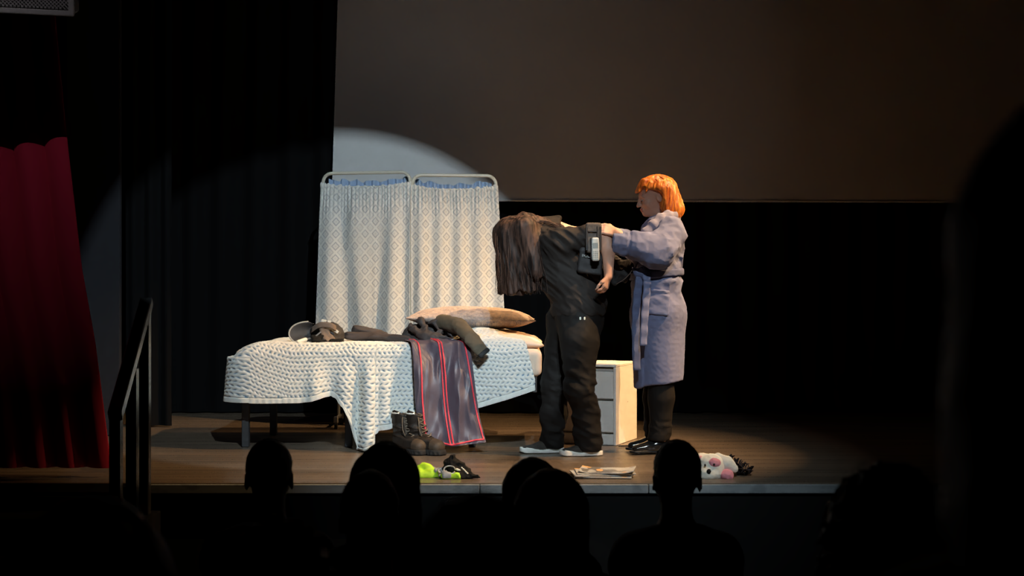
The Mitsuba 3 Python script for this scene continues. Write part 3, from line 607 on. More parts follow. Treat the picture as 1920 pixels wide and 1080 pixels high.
def shoe(a_heel, toe, width, height, sole_h, name, parent, upper, solem, lift=0.0, point=1.0):
    """A low shoe from heel to toe on the floor."""
    f = dirv(a_heel, toe); f[2] = 0; f /= np.linalg.norm(f); L = np.linalg.norm((np.asarray(toe)-a_heel)[:2]); s = np.array([-f[1], f[0], 0])
    R = np.stack([f, s, [0, 0, 1.0]], 1); o = np.array([a_heel[0], a_heel[1], 0.0])
    def outline(q, grow=0.0):
        x = q[:, 0]/L; w = width*(0.74+0.42*np.sin(np.clip(x, 0, 1)*2.6-0.25)**2*np.clip(x*1.6, 0.0, 1))
        d = smin(cap(q*[1, 1, 0], (0.036, 0, 0), (L*0.5, 0, 0), width*0.70, width*0.76), cap(q*[1, 1, 0], (L*0.5, 0, 0), (L-width*0.85, -0.004, 0), width*0.76, width*0.84*point), 0.03)
        return d-grow
    def su(p):
        q = (p-o) @ R; x = np.clip(q[:, 0]/L, 0, 1)
        topz = height*(0.42+0.58*np.clip(1-(x-0.30)/0.50, 0, 1)**1.3)*(1-0.35*np.clip((x-0.82)/0.18, 0, 1)**2)
        taper = 0.55*np.clip((q[:, 2]-sole_h)/height, 0, 1)**1.5*width*0.8
        return smax(smax(outline(q)+taper, q[:, 2]-topz, 0.028), sole_h*0.6-q[:, 2], 0.003)
    def so(p):
        q = (p-o) @ R; x = np.clip(q[:, 0]/L, 0, 1)
        spring = 0.007*np.clip((x-0.78)/0.22, 0, 1)**2+lift
        wave = 0.006*np.sin(np.clip(x, 0, 1)*9.0)*(x < 0.9)
        return smax(smax(outline(q, 0.005), q[:, 2]-sole_h-0.006-wave-spring, 0.005), 0.001+spring-q[:, 2], 0.003)
    lo, hi = o-[0.36, 0.36, 0.01], o+[0.36, 0.36, height+0.05]
    k = add(name, mesh_sdf(su, lo, hi, 0.006), upper, True, parent)
    add('sole', mesh_sdf(so, lo, hi, 0.005), solem, True, k, label='white sole' if solem == 'sole_white' else None)
    return k

# --- the dark haired woman bent over beside the bed
wa = thing('person', 'person bent forward beside the bed in black T-shirt and trousers, long brown hair hanging', 'person')
hN, kN, aN = P(1092, 612, 7.82), P(1087, 728, 7.77), P(1103, 826, 7.85)
hF, kF, aF = P(1062, 612, 8.02), P(1041, 722, 8.0), P(1036, 822, 7.99)
pel, wai, che, nek = P(1086, 583, 7.92), P(1072, 525, 7.92), P(1046, 468, 7.93), P(1005, 440, 7.97)
hd = P(964, 448, 7.97)
shN, elN, wrN = P(1035, 454, 7.78), P(1136, 437, 7.71), P(1141, 517, 7.68)
shF, elF, wrF = P(1024, 420, 8.11), P(1084, 440, 8.14), P(1118, 500, 8.02)
HR = roty(-0.95) @ rotx(0.15)
handA = hand_bones(wrN+np.array([0, 0, 0.0]), (-0.28, -0.1, -1), (-0.9, 0.5, 0.1), 0.86, 0.75, -1)
def bodyA(p):
    d = limbs(p, [(hN, kN, 0.070, 0.050), (kN, aN, 0.046, 0.034), (hF, kF, 0.070, 0.050), (kF, aF, 0.046, 0.034), (aN+[0, 0, -0.035], aN+[-0.11, 0, -0.055], 0.024, 0.012), (aF+[0, 0, -0.035], aF+[-0.11, 0, -0.058], 0.024, 0.012),
                  (pel, wai, 0.125, 0.105), (wai, che, 0.10, 0.10), (che, nek, 0.075, 0.05), (nek, hd+[0.03, 0, 0.0], 0.048, 0.05), (shN, elN, 0.034, 0.034), (shF, elF, 0.046, 0.038), (elF, wrF, 0.036, 0.024)], 0.04)
    arm = limbs(p, [(elN+[-0.03, 0, 0.004], elN, 0.042, 0.040), (elN, elN*0.6+wrN*0.4+[0.008, 0, 0], 0.040, 0.040), (elN*0.6+wrN*0.4+[0.008, 0, 0], wrN, 0.040, 0.027, ((0, 1, 0), 1.1))], 0.02)
    d = smin(d, arm, 0.02)
    d = smin(d, hand_sdf(p, handA), 0.012)
    return smin(d, head_sdf(p, hd, HR, 0.97), 0.03)
add('body', mesh_sdf(bodyA, (-0.20, 7.5, -0.02), (0.75, 8.35, 1.5), 0.007), 'skin', True, wa)
def trA(p):
    N = limbs(p, [(P(1086, 600, 7.86), P(1086, 640, 7.80), 0.135, 0.115), (P(1086, 640, 7.80), kN+[0.0, 0, 0], 0.112, 0.086), (kN, P(1098, 775, 7.82), 0.084, 0.078), (P(1098, 775, 7.82), P(1104, 832, 7.85), 0.078, 0.078)], 0.03)
    F = limbs(p, [(P(1064, 600, 7.98), P(1055, 650, 8.02), 0.13, 0.105), (P(1055, 650, 8.02), kF, 0.105, 0.082), (kF, P(1038, 775, 7.99), 0.080, 0.078), (P(1038, 775, 7.99), P(1036, 828, 7.99), 0.078, 0.074)], 0.03)
    d = smin(N, F, 0.012)
    d = smin(d, cap(p, P(1085, 588, 7.92), P(1086, 600, 7.92), 0.150, 0.150, ((0, 1, 0), 0.88)), 0.03)
    d = smax(d, 0.030-p[:, 2], 0.006)
    knee = np.exp(-((p[:, 2]-0.40)/0.12)**2)+1.3*np.exp(-((p[:, 2]-0.12)/0.06)**2)+0.5
    dg = p @ np.array([[0.88, 0, 0.47], [0, 1, 0], [-0.47, 0, 0.88]])
    return d-wrinkle(dg, 9, 0.016, 31, (0.9, 0.8, 1.5))*knee*0.85-0.0035*knee*(ridge(dg, [13, 12, 30], 35)-0.5)
add('trousers', mesh_sdf(trA, (-0.10, 7.5, 0.0), (0.80, 8.3, 1.05), 0.007), 'trousers_black', True, wa)
def shA(p):
    d = limbs(p, [(P(1086, 578, 7.92), P(1074, 530, 7.92), 0.168, 0.144, ((0, 1, 0), 0.86)), (P(1074, 530, 7.92), P(1050, 475, 7.93), 0.142, 0.140, ((0, 1, 0), 0.84)), (P(1050, 475, 7.93), P(1022, 448, 7.95), 0.130, 0.09, ((0, 1, 0), 0.75)),
                  (P(1060, 505, 7.88), P(1050, 520, 7.88), 0.12, 0.12)], 0.05)
    sl = limbs(p, [(P(1036, 456, 7.82), shN+[0.06, 0, 0], 0.070, 0.074), (shN+[0.06, 0, 0], P(1124, 440, 7.72), 0.076, 0.062)], 0.04)
    sl = smax(sl, plane(p, P(1126, 440, 7.72), (1, -0.15, 0.12)), 0.005)
    sf = smax(limbs(p, [(P(1000, 430, 8.05), P(1048, 421, 8.12), 0.062, 0.052)], 0.03), plane(p, P(1050, 415, 8.12), (1, 0, -0.1)), 0.005)
    d = smin(smin(d, sl, 0.035), sf, 0.03)
    hem = plane(p, P(1085, 590, 7.92), (0.02, 0, -1)); d = smax(d, hem, 0.008)
    d = smax(d, -plane(p, P(1003, 440, 7.97), (1, 0, -0.2)), 0.02)
    diag = p @ np.array([[0.75, 0, 0.66], [0, 1, 0], [-0.66, 0, 0.75]])
    return d-wrinkle(diag, 11, 0.018, 41, (0.45, 0.8, 1.5))-0.004*(ridge(diag, [8, 10, 34], 45)-0.5)
add('shirt', mesh_sdf(shA, (-0.05, 7.5, 0.7), (0.75, 8.4, 1.55), 0.0065), 'shirt_black', True, wa, label='black T-shirt')
# long hair falling straight down from the crown and nape
def hairA(p):
    d = ell(p, hd+[-0.005, 0, 0.012], (0.122, 0.110, 0.128))
    L = [(hd+[-0.060, 0.02, 0.03], P(948, 545, 7.97), 0.060, 0.045), (hd+[-0.02, -0.05, 0.03], P(965, 548, 7.90), 0.090, 0.062), (hd+[0.045, -0.05, 0.0], P(992, 542, 7.88), 0.085, 0.055), (hd+[0.02, 0.05, 0.0], P(975, 540, 8.02), 0.08, 0.055),
         (hd+[0.085, -0.07, -0.01], P(1010, 515, 7.84), 0.062, 0.030), (P(984, 428, 7.86), P(1004, 506, 7.82), 0.078, 0.040), (P(1000, 425, 7.95), P(1015, 450, 7.86), 0.055, 0.05)]
    d = smin(d, limbs(p, L, 0.035), 0.04)
    nape = limbs(p, [(P(985, 415, 7.97), P(1020, 424, 7.97), 0.060, 0.045), (P(1020, 424, 7.97), P(1052, 428, 7.92), 0.045, 0.022)], 0.03)
    d = smin(d, nape, 0.03)
    fall = np.clip((P(0, 440, 7.97)[2]-p[:, 2])/0.15, 0, 1)
    q = np.stack([p[:, 0]*62+p[:, 2]*9, p[:, 1]*62, p[:, 2]*7], -1); q2 = np.stack([p[:, 0]*24+p[:, 2]*6+2, p[:, 1]*24, p[:, 2]*4], -1)
    st = 0.012*(ridge(q2, 1, 52)-0.5)+0.006*(ridge(q, 1, 51)-0.4)
    tips = 0.045*(meshkit.noise(np.stack([p[:, 0]*45, p[:, 1]*45, p[:, 2]*0], -1), 55)-0.35)
    zc = CAM_Z-(548-540)*7.95/FOC
    d = smax(d-st*(0.4+0.6*fall), zc-0.01+tips-p[:, 2], 0.01)
    return smax(d, -ell(p, hd+(HR @ np.array([-0.105, 0, -0.05])), (0.045, 0.05, 0.07), HR), 0.02)
hk = add('hair', mesh_sdf(hairA, (-0.22, 7.6, 0.85), (0.40, 8.3, 1.55), 0.0055), 'hair_brown', True, wa, label='long brown hair hanging down')
rng = np.random.default_rng(4); strands = []
for i in range(120):
    t = rng.random(); y = rng.uniform(7.80, 8.06); x0_ = P(930+80*t, 0, 7.95)[0]
    z0_ = P(0, rng.uniform(430, 490), 7.95)[2]; z1_ = P(0, rng.uniform(530, 553), 7.95)[2]
    dx = rng.uniform(-0.01, 0.03)+0.03*(t-0.3)
    ctr = [[x0_+0.012*math.sin(i), y, z0_], [x0_+dx*0.3+rng.normal(0, .004), y-0.02, z0_*0.6+z1_*0.4], [x0_+dx*0.8+rng.normal(0, .005), y-0.03, z0_*0.25+z1_*0.75], [x0_+dx+rng.normal(0, .007), y-0.03, z1_]]
    strands.append(tube(crom(ctr, 14), np.linspace(0.002, 0.0008, 14), 4))
for i in range(46):
    y = rng.uniform(-0.085, 0.03); a0 = rng.uniform(0, 1)
    ctr = [hd+[-0.02+0.03*a0, y, 0.128-abs(y)*0.5], P(990+10*a0, 409+abs(y)*100, 7.97+y), P(1020+10*a0, 415+rng.uniform(0, 14), 7.95+y*0.8), P(1045+rng.uniform(-15, 15), 418+rng.uniform(0, 26), 7.90+y*0.6)]
    strands.append(tube(crom(ctr, 16), np.linspace(0.0024, 0.001, 16), 4))
add('strands', cat_mesh(*strands), 'hair_brown', True, hk, kind='stuff')
shoe(P(1128, 848, 7.86)*[1, 1, 0], P(1050, 848, 7.83)*[1, 1, 0], 0.055, 0.108, 0.024, 'shoe', wa, 'shoe_knit', 'sole_white')
shoe(P(1056, 848, 8.0)*[1, 1, 0], P(976, 845, 7.96)*[1, 1, 0], 0.055, 0.108, 0.024, 'shoe', wa, 'shoe_knit', 'sole_white')
for o in (-5, 3): add('belt_clip', rbox((0.010, 0.010, 0.018), 0.002, drop_front(1093+o, 597, lambda p: np.minimum(trA(p), shA(p)), 7.4, 8.0)), 'white_plastic', False, wa)

# --- police vest held behind her, with a mobile phone clipped to it
ve = thing('police_vest', 'dark police vest hanging at the bent person\'s arm, below the orange haired person\'s hand', 'vest')
def vpan(p):
    d = boxd(p, P(1113, 446, 7.665), (0.046, 0.014, 0.088), roty(0.0), 0.012)
    return d-wrinkle(p, 18, 0.003, 3)
vk = add('shoulder_panel', mesh_sdf(vpan, P(1090, 490, 7.6)-[0, 0.03, 0], P(1135, 405, 7.72)+[0, 0.03, 0], 0.005), 'vest_brown', True, ve)
for dx in (-0.040, 0.040): add('webbing', rbox((0.012, 0.006, 0.14), 0.002, P(1113, 446, 7.642)+[dx, 0, -0.004]), 'vest_dark', False, vk)
add('webbing', rbox((0.055, 0.006, 0.010), 0.002, P(1111, 434, 7.643)), 'vest_dark', False, vk)
add('webbing', rbox((0.008, 0.006, 0.075), 0.002, P(1120, 436, 7.642)), 'vest_dark', False, vk)
def vbody(p):
    d = boxd(p, P(1108, 487, 7.72), (0.072, 0.018, 0.085), roty(0.12), 0.015)
    d = smin(d, boxd(p, P(1122, 512, 7.80), (0.075, 0.020, 0.045), roty(0.5), 0.018), 0.03)
    return d-wrinkle(p, 14, 0.007, 7)
add('front_panel', mesh_sdf(vbody, P(1070, 545, 7.6)-[0, 0.03, 0], P(1160, 440, 7.9)+[0, 0.03, 0], 0.0055), 'vest_dark', True, ve)
def vpouch(p):
    d = limbs(p, [(P(1128, 505, 7.88), P(1176, 500, 7.88), 0.05, 0.035), (P(1150, 490, 7.86), P(1172, 520, 7.86), 0.04, 0.03), (P(1172, 500, 7.86), P(1152, 528, 7.86), 0.03, 0.022)], 0.03)
    return d-wrinkle(p, 18, 0.012, 9)
add('pouch', mesh_sdf(vpouch, P(1100, 560, 7.75)-[0, 0.03, 0], P(1200, 460, 7.95)+[0, 0.05, 0.02], 0.0055), 'vest_dark', True, ve)
add('buckle', tube([P(1148, 478, 7.80), P(1154, 486, 7.79), P(1165, 486, 7.79)], 0.004, 6), 'ring_metal', True, ve)
add('strap', ribbon(crom([P(1184, 498, 7.80), P(1183, 510, 7.80), P(1170, 524, 7.80), P(1155, 533, 7.80)], 20), (0, 1, 0), 0.02, 0.004), 'vest_brown', True, ve)
tm = meshkit.text_mesh('POLICE', 0.0165, 0.002, bold=True); tm.vertices = tm.vertices @ np.array([[1, 0, 0], [0, 0, 1.0], [0, -1, 0]])
ctr = P(1091, 482, 7.692); tm.vertices = tm.vertices @ roty(0.05).T+ctr
add('lettering', tm, 'letter_grey', False, ve)
ph = thing('mobile_phone', 'grey keypad mobile phone clipped to the police vest under the arm', 'phone')
pc, pR = P(1116.5, 467.5, 7.63), roty(-0.02)
def phb(p): q = (p-pc) @ pR; return boxd(q*[1, 1, 1], (0, 0, 0), (0.0225, 0.009, 0.069), rnd=0.008)+0.6*np.clip(np.abs(q[:, 0])-0.012, 0, 1)*np.clip(np.abs(q[:, 2])-0.045, 0, 1)*20
add('body', mesh_sdf(phb, pc-0.09, pc+0.09, 0.004), 'phone_silver', True, ph)
add('screen', rbox((0.030, 0.004, 0.032), 0.0015, pc+pR@np.array([0, -0.009, 0.022]), pR), 'phone_screen', False, ph)
for r_ in range(5):
    for c_ in range(3): add('key', rbox((0.0095, 0.004, 0.0065), 0.001, pc+pR@np.array([(c_-1)*0.0125, -0.0095, -0.012-r_*0.011]), pR), 'phone_key', False, ph)
add('holder', rbox((0.055, 0.010, 0.13), 0.004, pc+[0, 0.016, 0.004], pR), 'vest_dark', False, ph)

# --- the ginger haired woman in the robe
wb = thing('person', 'person with an orange bob standing in a grey lilac bathrobe and black ankle boots', 'person')
hB = P(1226, 369, 8.0)
HB = rotz(0.10) @ roty(-0.20)
shNb, elNb, wrNb = P(1256, 440, 7.80), P(1228, 482, 7.70), P(1157, 437, 7.67)
shFb, elFb, wrFb = P(1246, 440, 8.16), P(1205, 482, 8.20), P(1168, 446, 8.10)
handB = hand_bones(wrNb, (-1.0, 0.02, 0.30), (0.1, 0.85, -0.6), 0.9, 0.75, -1)
handBf = hand_bones(wrFb, (-1.0, -0.1, 0.2), (0.1, -0.8, -0.8), 0.9, 0.55, 1)
def bodyB(p):
    d = limbs(p, [(P(1237, 590, 7.90), P(1238, 705, 7.92), 0.075, 0.052), (P(1238, 705, 7.92), P(1240, 826, 7.93), 0.05, 0.036), (P(1237, 590, 8.08), P(1228, 705, 8.08), 0.075, 0.052), (P(1228, 705, 8.08), P(1226, 820, 8.08), 0.05, 0.036),
                  (P(1240, 826, 7.93), P(1214, 838, 7.92), 0.026, 0.012), (P(1226, 820, 8.08), P(1204, 836, 8.07), 0.024, 0.012),
                  (P(1236, 590, 8), P(1234, 515, 8), 0.12, 0.105), (P(1234, 515, 8), P(1238, 450, 8), 0.105, 0.11), (P(1240, 430, 8), hB+[0.015, 0, -0.05], 0.055, 0.052),
                  (shNb, elNb, 0.045, 0.038), (elNb, wrNb, 0.038, 0.029), (shFb, elFb, 0.045, 0.038), (elFb, wrFb, 0.038, 0.027)], 0.04)
    d = smin(d, hand_sdf(p, handB), 0.012); d = smin(d, hand_sdf(p, handBf), 0.012)
    return smin(d, head_sdf(p, hB, HB, 1.0), 0.02)
add('body', mesh_sdf(bodyB, (0.35, 7.55, -0.01), (1.15, 8.4, 1.75), 0.0055), 'skin_light', True, wb)
for s_ in (-1, 1):
    e = trimesh.creation.icosphere(2, 0.0115); e.vertices = (e.vertices+[-0.0745, 0.031*s_, -0.008]) @ HB.T+hB; add('eye', e, 'eye_white', True, wb)
loc_b = lambda a: np.asarray(a, float) @ HB.T+hB
for s_ in (-1, 1):
    add('eyebrow', tube(crom(loc_b([[-0.080, 0.014*s_, 0.016], [-0.083, 0.030*s_, 0.020], [-0.072, 0.048*s_, 0.014]]), 12), np.array([0.003]*9+[0.002, 0.0015, 0.001]), 6), 'brow', True, wb)
    add('eyelash', tube(crom(loc_b([[-0.0865, 0.019*s_, -0.011], [-0.0885, 0.030*s_, -0.013], [-0.082, 0.042*s_, -0.010]]), 12), 0.0018, 6), 'lash', True, wb)
def lips(p):
    q = (p-hB) @ HB
    d = np.minimum(cap(q, (-0.0895, 0.016, -0.0615), (-0.0895, -0.016, -0.0615), 0.0078, 0.0078), cap(q, (-0.0855, 0.014, -0.0715), (-0.0855, -0.014, -0.0715), 0.0083, 0.0083))
    return smax(d, -cap(q, (-0.1, 0.022, -0.0665), (-0.1, -0.022, -0.0665), 0.004, 0.004), 0.002)
add('lips', mesh_sdf(lips, loc_b([-0.09, 0, -0.066])-0.035, loc_b([-0.09, 0, -0.066])+0.035, 0.002), 'lip', True, wb)
def robe0(p):
    d = limbs(p, [(P(1238, 432, 8), P(1238, 465, 8), 0.105, 0.135, ((0, 1, 0), 0.70)), (P(1238, 465, 8), P(1231, 515, 8), 0.135, 0.142, ((0, 1, 0), 0.72)), (P(1231, 515, 8), P(1234, 590, 8), 0.142, 0.158, ((0, 1, 0), 0.76)), (P(1234, 590, 8), P(1238, 760, 8), 0.158, 0.138, ((0, 1, 0), 0.76))], 0.04)
    # shoulders
    d = smin(d, limbs(p, [(P(1250, 425, 8.0), P(1256, 436, 7.84), 0.075, 0.085), (P(1250, 425, 8.0), P(1250, 436, 8.16), 0.075, 0.085)], 0.03), 0.05)
    return d
def sleevesB(p):
    a = limbs(p, [(P(1256, 440, 7.82), P(1235, 474, 7.73), 0.092, 0.098), (P(1235, 474, 7.73), P(1198, 463, 7.70), 0.098, 0.080), (P(1198, 463, 7.70), P(1150, 452, 7.71), 0.080, 0.072)], 0.045)
    a = smax(a, -plane(p, P(1150, 455, 7.71), (1, 0, -0.12)), 0.01)
    b = limbs(p, [(P(1250, 440, 8.16), P(1205, 478, 8.20), 0.09, 0.085), (P(1205, 478, 8.2), P(1170, 450, 8.12), 0.08, 0.062)], 0.04)
    b = smax(b, -plane(p, P(1172, 450, 8.12), (1, 0, -0.12)), 0.01)
    return smin(a, b, 0.02)
def hemz(p): return CAM_Z-(718-540)/308.0-(p[:, 0]-0.90)*(-0.13)
def robeB(p):
    d = smin(robe0(p), sleevesB(p), 0.03)
    d = smax(d, hemz(p)-p[:, 2], 0.012)
    z = p[:, 2]
    belt = np.exp(-((z-1.085)/0.035)**2); d = d+0.014*belt*(p[:, 0] > 0.72)
    # the front edge of the crossed flap
    low = np.clip((1.05-z)/0.25, 0, 1)
    d = d-0.008*low*smoothnp(0.0, 0.02, 0.79+0.0*z-p[:, 0]+0.06*(p[:, 1]-7.8))
    vert = 0.014*(ridge(p, [7, 7, 1.3], 61)-0.5)*low
    up = wrinkle(p, 10, 0.022, 62, (0.9, 0.8, 1.0))*(1-low)
    cf = 0.012*np.exp(-((plane(p, P(1178, 456, 7.71), (1, 0, -0.12)))/0.008)**2)*(p[:, 1] < 7.9)*(p[:, 0] < 0.78)*(p[:, 2] > 1.1)
    d = d-vert-up+cf
    return d-0.0035*(meshkit.noise(p*70, 3)-0.5)
def _old_smoothnp(a, b, x): t = np.clip((x-a)/(b-a), 0, 1); return t*t*(3-2*t)
RLO, RHI = (0.52, 7.5, 0.36), (1.16, 8.45, 1.52)
rk_ = add('robe', mesh_sdf(robeB, RLO, RHI, 0.0065), 'robe_plush', True, wb, label='grey lilac plush bathrobe')
def collar(side):
    y = lambda v: 8.0-v if side else 8.0+v
    pts = [P(1268, 410, 8.0), P(1260, 404, y(0.09)), P(1242, 408, y(0.15)), P(1222, 425, y(0.185)), P(1205, 446, y(0.18)), P(1196, 466, y(0.14)), P(1189, 500, y(0.05))]
    c = crom(pts, 46); r = 0.031+0.0055*np.sin(np.arange(46)*1.25)+0.002*np.sin(np.arange(46)*2.9)
    r[:3] *= [0.8, 0.9, 1]; r[-6:] *= np.linspace(1, 0.45, 6)
    return tube(c, r, 14)
for s_ in (True, False): add('collar', collar(s_), 'robe_collar', True, rk_, label='quilted shawl collar')
def beltring(p):
    d = robe0(p)-0.012
    return smax(d, np.abs(p[:, 2]-(1.085+0.10*(p[:, 0]-0.9)))-0.021, 0.008)-wrinkle(p, 25, 0.003, 2)
add('belt', mesh_sdf(beltring, (0.6, 7.6, 1.0), (1.16, 8.4, 1.17), 0.006), 'robe_dark', True, rk_)
kn = P(1206, 514, 7.80)
add('knot', mesh_sdf(lambda p: limbs(p, [(kn+[-0.035, 0, 0.006], kn+[0.03, 0, -0.004], 0.024, 0.022), (kn+[-0.01, -0.012, 0.025], kn+[0.012, -0.012, -0.03], 0.018, 0.018), (kn+[-0.01, -0.01, 0.0], kn+[-0.06, -0.0, 0.03], 0.016, 0.012)], 0.01)-wrinkle(p, 30, 0.004, 3), kn-0.12, kn+0.12, 0.005), 'robe_dark', True, rk_)
def tail(pts, w, th=0.012):
    c = crom(pts, 40); c[:, 1] += 0.004*np.sin(np.arange(40)*1.1)
    return ribbon(c, (1.0, 0.25, 0), w+0.003*np.sin(np.arange(40)*0.8), th)
add('belt_end', tail([P(1212, 516, 7.775), P(1213, 540, 7.755), P(1209, 590, 7.745), P(1206, 648, 7.745)], 0.042), 'robe_plush', True, rk_)
add('belt_end', tail([P(1200, 518, 7.79), P(1194, 560, 7.79), P(1192, 620, 7.80), P(1194, 694, 7.81)], 0.045), 'robe_dark', True, rk_)
pkc = P(1236, 567, 7.79); pkR = roty(0.10)
def pocket(p):
    q = (p-pkc) @ pkR
    return smax(robeB(p)-0.012+0.004*np.exp(-((q[:, 2]-0.052)/0.004)**2), boxd(q, (0, 0, 0), (0.062, 0.14, 0.075), rnd=0.012), 0.006)
add('pocket', mesh_sdf(pocket, pkc-[0.09, 0.16, 0.1], pkc+[0.09, 0.06, 0.1], 0.0055), 'robe_plush', True, rk_)
def legsB(p):
    d = smin(limbs(p, [(P(1238, 640, 7.91), P(1240, 745, 7.92), 0.088, 0.076), (P(1240, 745, 7.92), P(1238, 805, 7.93), 0.076, 0.062), (P(1238, 805, 7.93), P(1234, 822, 7.93), 0.062, 0.066)], 0.03),
             limbs(p, [(P(1232, 640, 8.08), P(1228, 745, 8.08), 0.085, 0.070), (P(1228, 745, 8.08), P(1226, 815, 8.08), 0.070, 0.058)], 0.03), 0.01)
    d = smax(d, p[:, 2]-0.60, 0.01); d = smax(d, 0.085-p[:, 2], 0.006)
    return d-wrinkle(p, 13, 0.010, 71, (1, 1, 1.5))*np.exp(-((p[:, 2]-0.13)/0.10)**2)-0.003*wrinkle(p, 7, 1, 3)
add('trousers', mesh_sdf(legsB, (0.70, 7.7, 0.05), (1.12, 8.3, 0.63), 0.007), 'trousers_black', True, wb)
def ankle_boot(heel, toe):
    f = dirv(heel, toe); L = np.linalg.norm(np.asarray(toe)-heel); s = np.array([-f[1], f[0], 0]); R = np.stack([f, s, [0, 0, 1.0]], 1); o = np.array([heel[0], heel[1], 0])
    def fn(p):
        q = (p-o) @ R
        d = limbs(q, [((0.045, 0, 0.045), (0.10, 0, 0.05), 0.036, 0.038), ((0.10, 0, 0.05), (L-0.045, 0, 0.030), 0.040, 0.026, ((0, 1, 0), 0.82)), ((0.055, 0, 0.05), (0.060, 0, 0.15), 0.042, 0.048)], 0.035)
        d = smax(d, q[:, 2]-0.145, 0.004); return smax(d, 0.018-q[:, 2]+0.012*np.clip((q[:, 0]-L*0.6)/L, 0, 1), 0.004)-0.0035*(ridge(q, [20, 20, 45], 3)-0.4)*np.exp(-((q[:, 0]-0.10)/0.05)**2)
    k = add('boot', mesh_sdf(fn, o-[0.33, 0.2, 0.01], o+[0.12, 0.2, 0.2], 0.005), 'boot_patent', True, wb, label='shiny black ankle boot')
    def so(p):
        q = (p-o) @ R
        out = smin(cap(q*[1, 1, 0], (0.042, 0, 0), (0.11, 0, 0), 0.038, 0.034), cap(q*[1, 1, 0], (0.11, 0, 0), (L-0.045, 0, 0), 0.034, 0.042), 0.03)
        return smax(smax(out, q[:, 2]-0.022-0.004*np.sin(q[:, 0]/L*3), 0.003), np.where(q[:, 0] < 0.085, 0.001, 0.008)-q[:, 2], 0.002)
    add('sole', mesh_sdf(so, o-[0.33, 0.2, 0.01], o+[0.12, 0.2, 0.08], 0.005), 'rubber_black', True, k)
ankle_boot(P(1258, 845, 7.95)*[1, 1, 0], P(1180, 845, 7.90)*[1, 1, 0])
ankle_boot(P(1250, 840, 8.10)*[1, 1, 0], P(1172, 840, 8.06)*[1, 1, 0])
# bob
def hairB(p):
    q = (p-hB) @ HB
    d = ell(q, (0.018, 0, 0.042), (0.112, 0.092, 0.092))
    d = smin(d, limbs(q, [((0.060, 0.045, 0.03), (0.088, 0.055, -0.10), 0.070, 0.060), ((0.060, -0.045, 0.03), (0.088, -0.055, -0.10), 0.070, 0.060), ((0.075, 0, 0.03), (0.105, 0, -0.10), 0.075, 0.066), ((0.035, -0.075, 0.03), (0.045, -0.085, -0.105), 0.028, 0.026), ((0.035, 0.075, 0.03), (0.045, 0.085, -0.105), 0.028, 0.026)], 0.03), 0.03)
    # the face and the ear stay free
    face = boxd(q, (-0.075, 0, -0.055), (0.080, 0.2, 0.115), roty(0.45), 0.04)
    d = smax(d, -face, 0.012)
    d = smax(d, -ell(q, (0.008, -0.095, -0.018), (0.022, 0.03, 0.034)), 0.008)
    a = p*1.0; st = np.stack([a[:, 0]*75-a[:, 2]*14, a[:, 1]*75, a[:, 2]*9], -1)
    tp = 1-0.8*np.clip((q[:, 2]-0.05)/0.06, 0, 1)
    d = d-(0.006*(ridge(st, 1, 81)-0.4)+0.005*(ridge(st*0.4, 1, 82)-0.4))*tp
    bang = limbs(q, [((-0.045, 0.045*k, 0.105-0.2*(0.045*k)**2*10), (-0.092, 0.040*k, 0.050), 0.016, 0.009) for k in (-1, -0.5, 0, 0.5, 1)]+[((-0.02, -0.075, 0.085), (-0.055, -0.074, 0.040), 0.012, 0.006)], 0.012)
    d = smin(d, bang-0.003*(ridge(st, 1, 81)-0.4), 0.012)
    cut = -0.148-0.10*(q[:, 0]-0.06)+0.014*(meshkit.noise(p*[60, 60, 0], 8)-0.5)
    return smax(d, cut-q[:, 2], 0.012)
hb = add('hair', mesh_sdf(hairB, hB-[0.16, 0.16, 0.22], hB+[0.26, 0.16, 0.17], 0.0042), 'hair_ginger', True, wb, label='orange bobbed hair')
strands = []; rng = np.random.default_rng(8)
for i in range(90):
    a = rng.uniform(-0.5, 1.0); sd_ = -1 if rng.random() < 0.75 else 1
    loc = [[0.0+0.03*a, 0.03*sd_, 0.120], [0.02+0.05*a, 0.085*sd_, 0.085], [0.045+0.055*a, 0.103*sd_-0.01*sd_*max(a, 0), 0.0], [0.05+0.065*a, 0.108*sd_-0.012*sd_*max(a, 0), -0.09], [0.05+0.07*a, 0.100*sd_, -0.145-0.008*a]]
    if a < 0 : continue
    c = crom(np.array(loc)+rng.normal(0, 0.003, (5, 3)), 18) @ HB.T+hB; strands.append(tube(c, np.linspace(0.003, 0.0012, 18), 4))
add('strands', cat_mesh(*strands), 'hair_ginger', True, hb, kind='stuff')
# ---------------------------------------------------------------- chest of drawers
cd_ = thing('chest_of_drawers', 'small white chest of drawers standing behind the two persons', 'chest of drawers')
ca_ = -0.40; RC = rotz(ca_); W_, D_, H_ = 0.40, 0.44, 0.515
corner = P(1155, 837, 8.33)*[1, 1, 0]
cc = corner+RC @ np.array([-W_/2, D_/2, 0])
def cb(size, at, b=0.003): return rbox(size, b, cc+RC @ np.array(at), RC)
add('carcass', cat_mesh(cb((0.018, D_, H_-0.018), (-W_/2+0.009, 0, (H_-0.018)/2)), cb((0.018, D_, H_-0.018), (W_/2-0.009, 0, (H_-0.018)/2)), cb((W_-0.036, 0.012, H_-0.018), (0, D_/2-0.006, (H_-0.018)/2)), cb((W_-0.036, 0.016, 0.07), (0, -D_/2+0.03, 0.036)), cb((W_-0.036, D_-0.05, 0.016), (0, 0.01, 0.08))), 'chest_white', False, cd_)
add('top', cb((W_+0.004, D_+0.004, 0.018), (0, 0, H_-0.009)), 'chest_white', False, cd_)
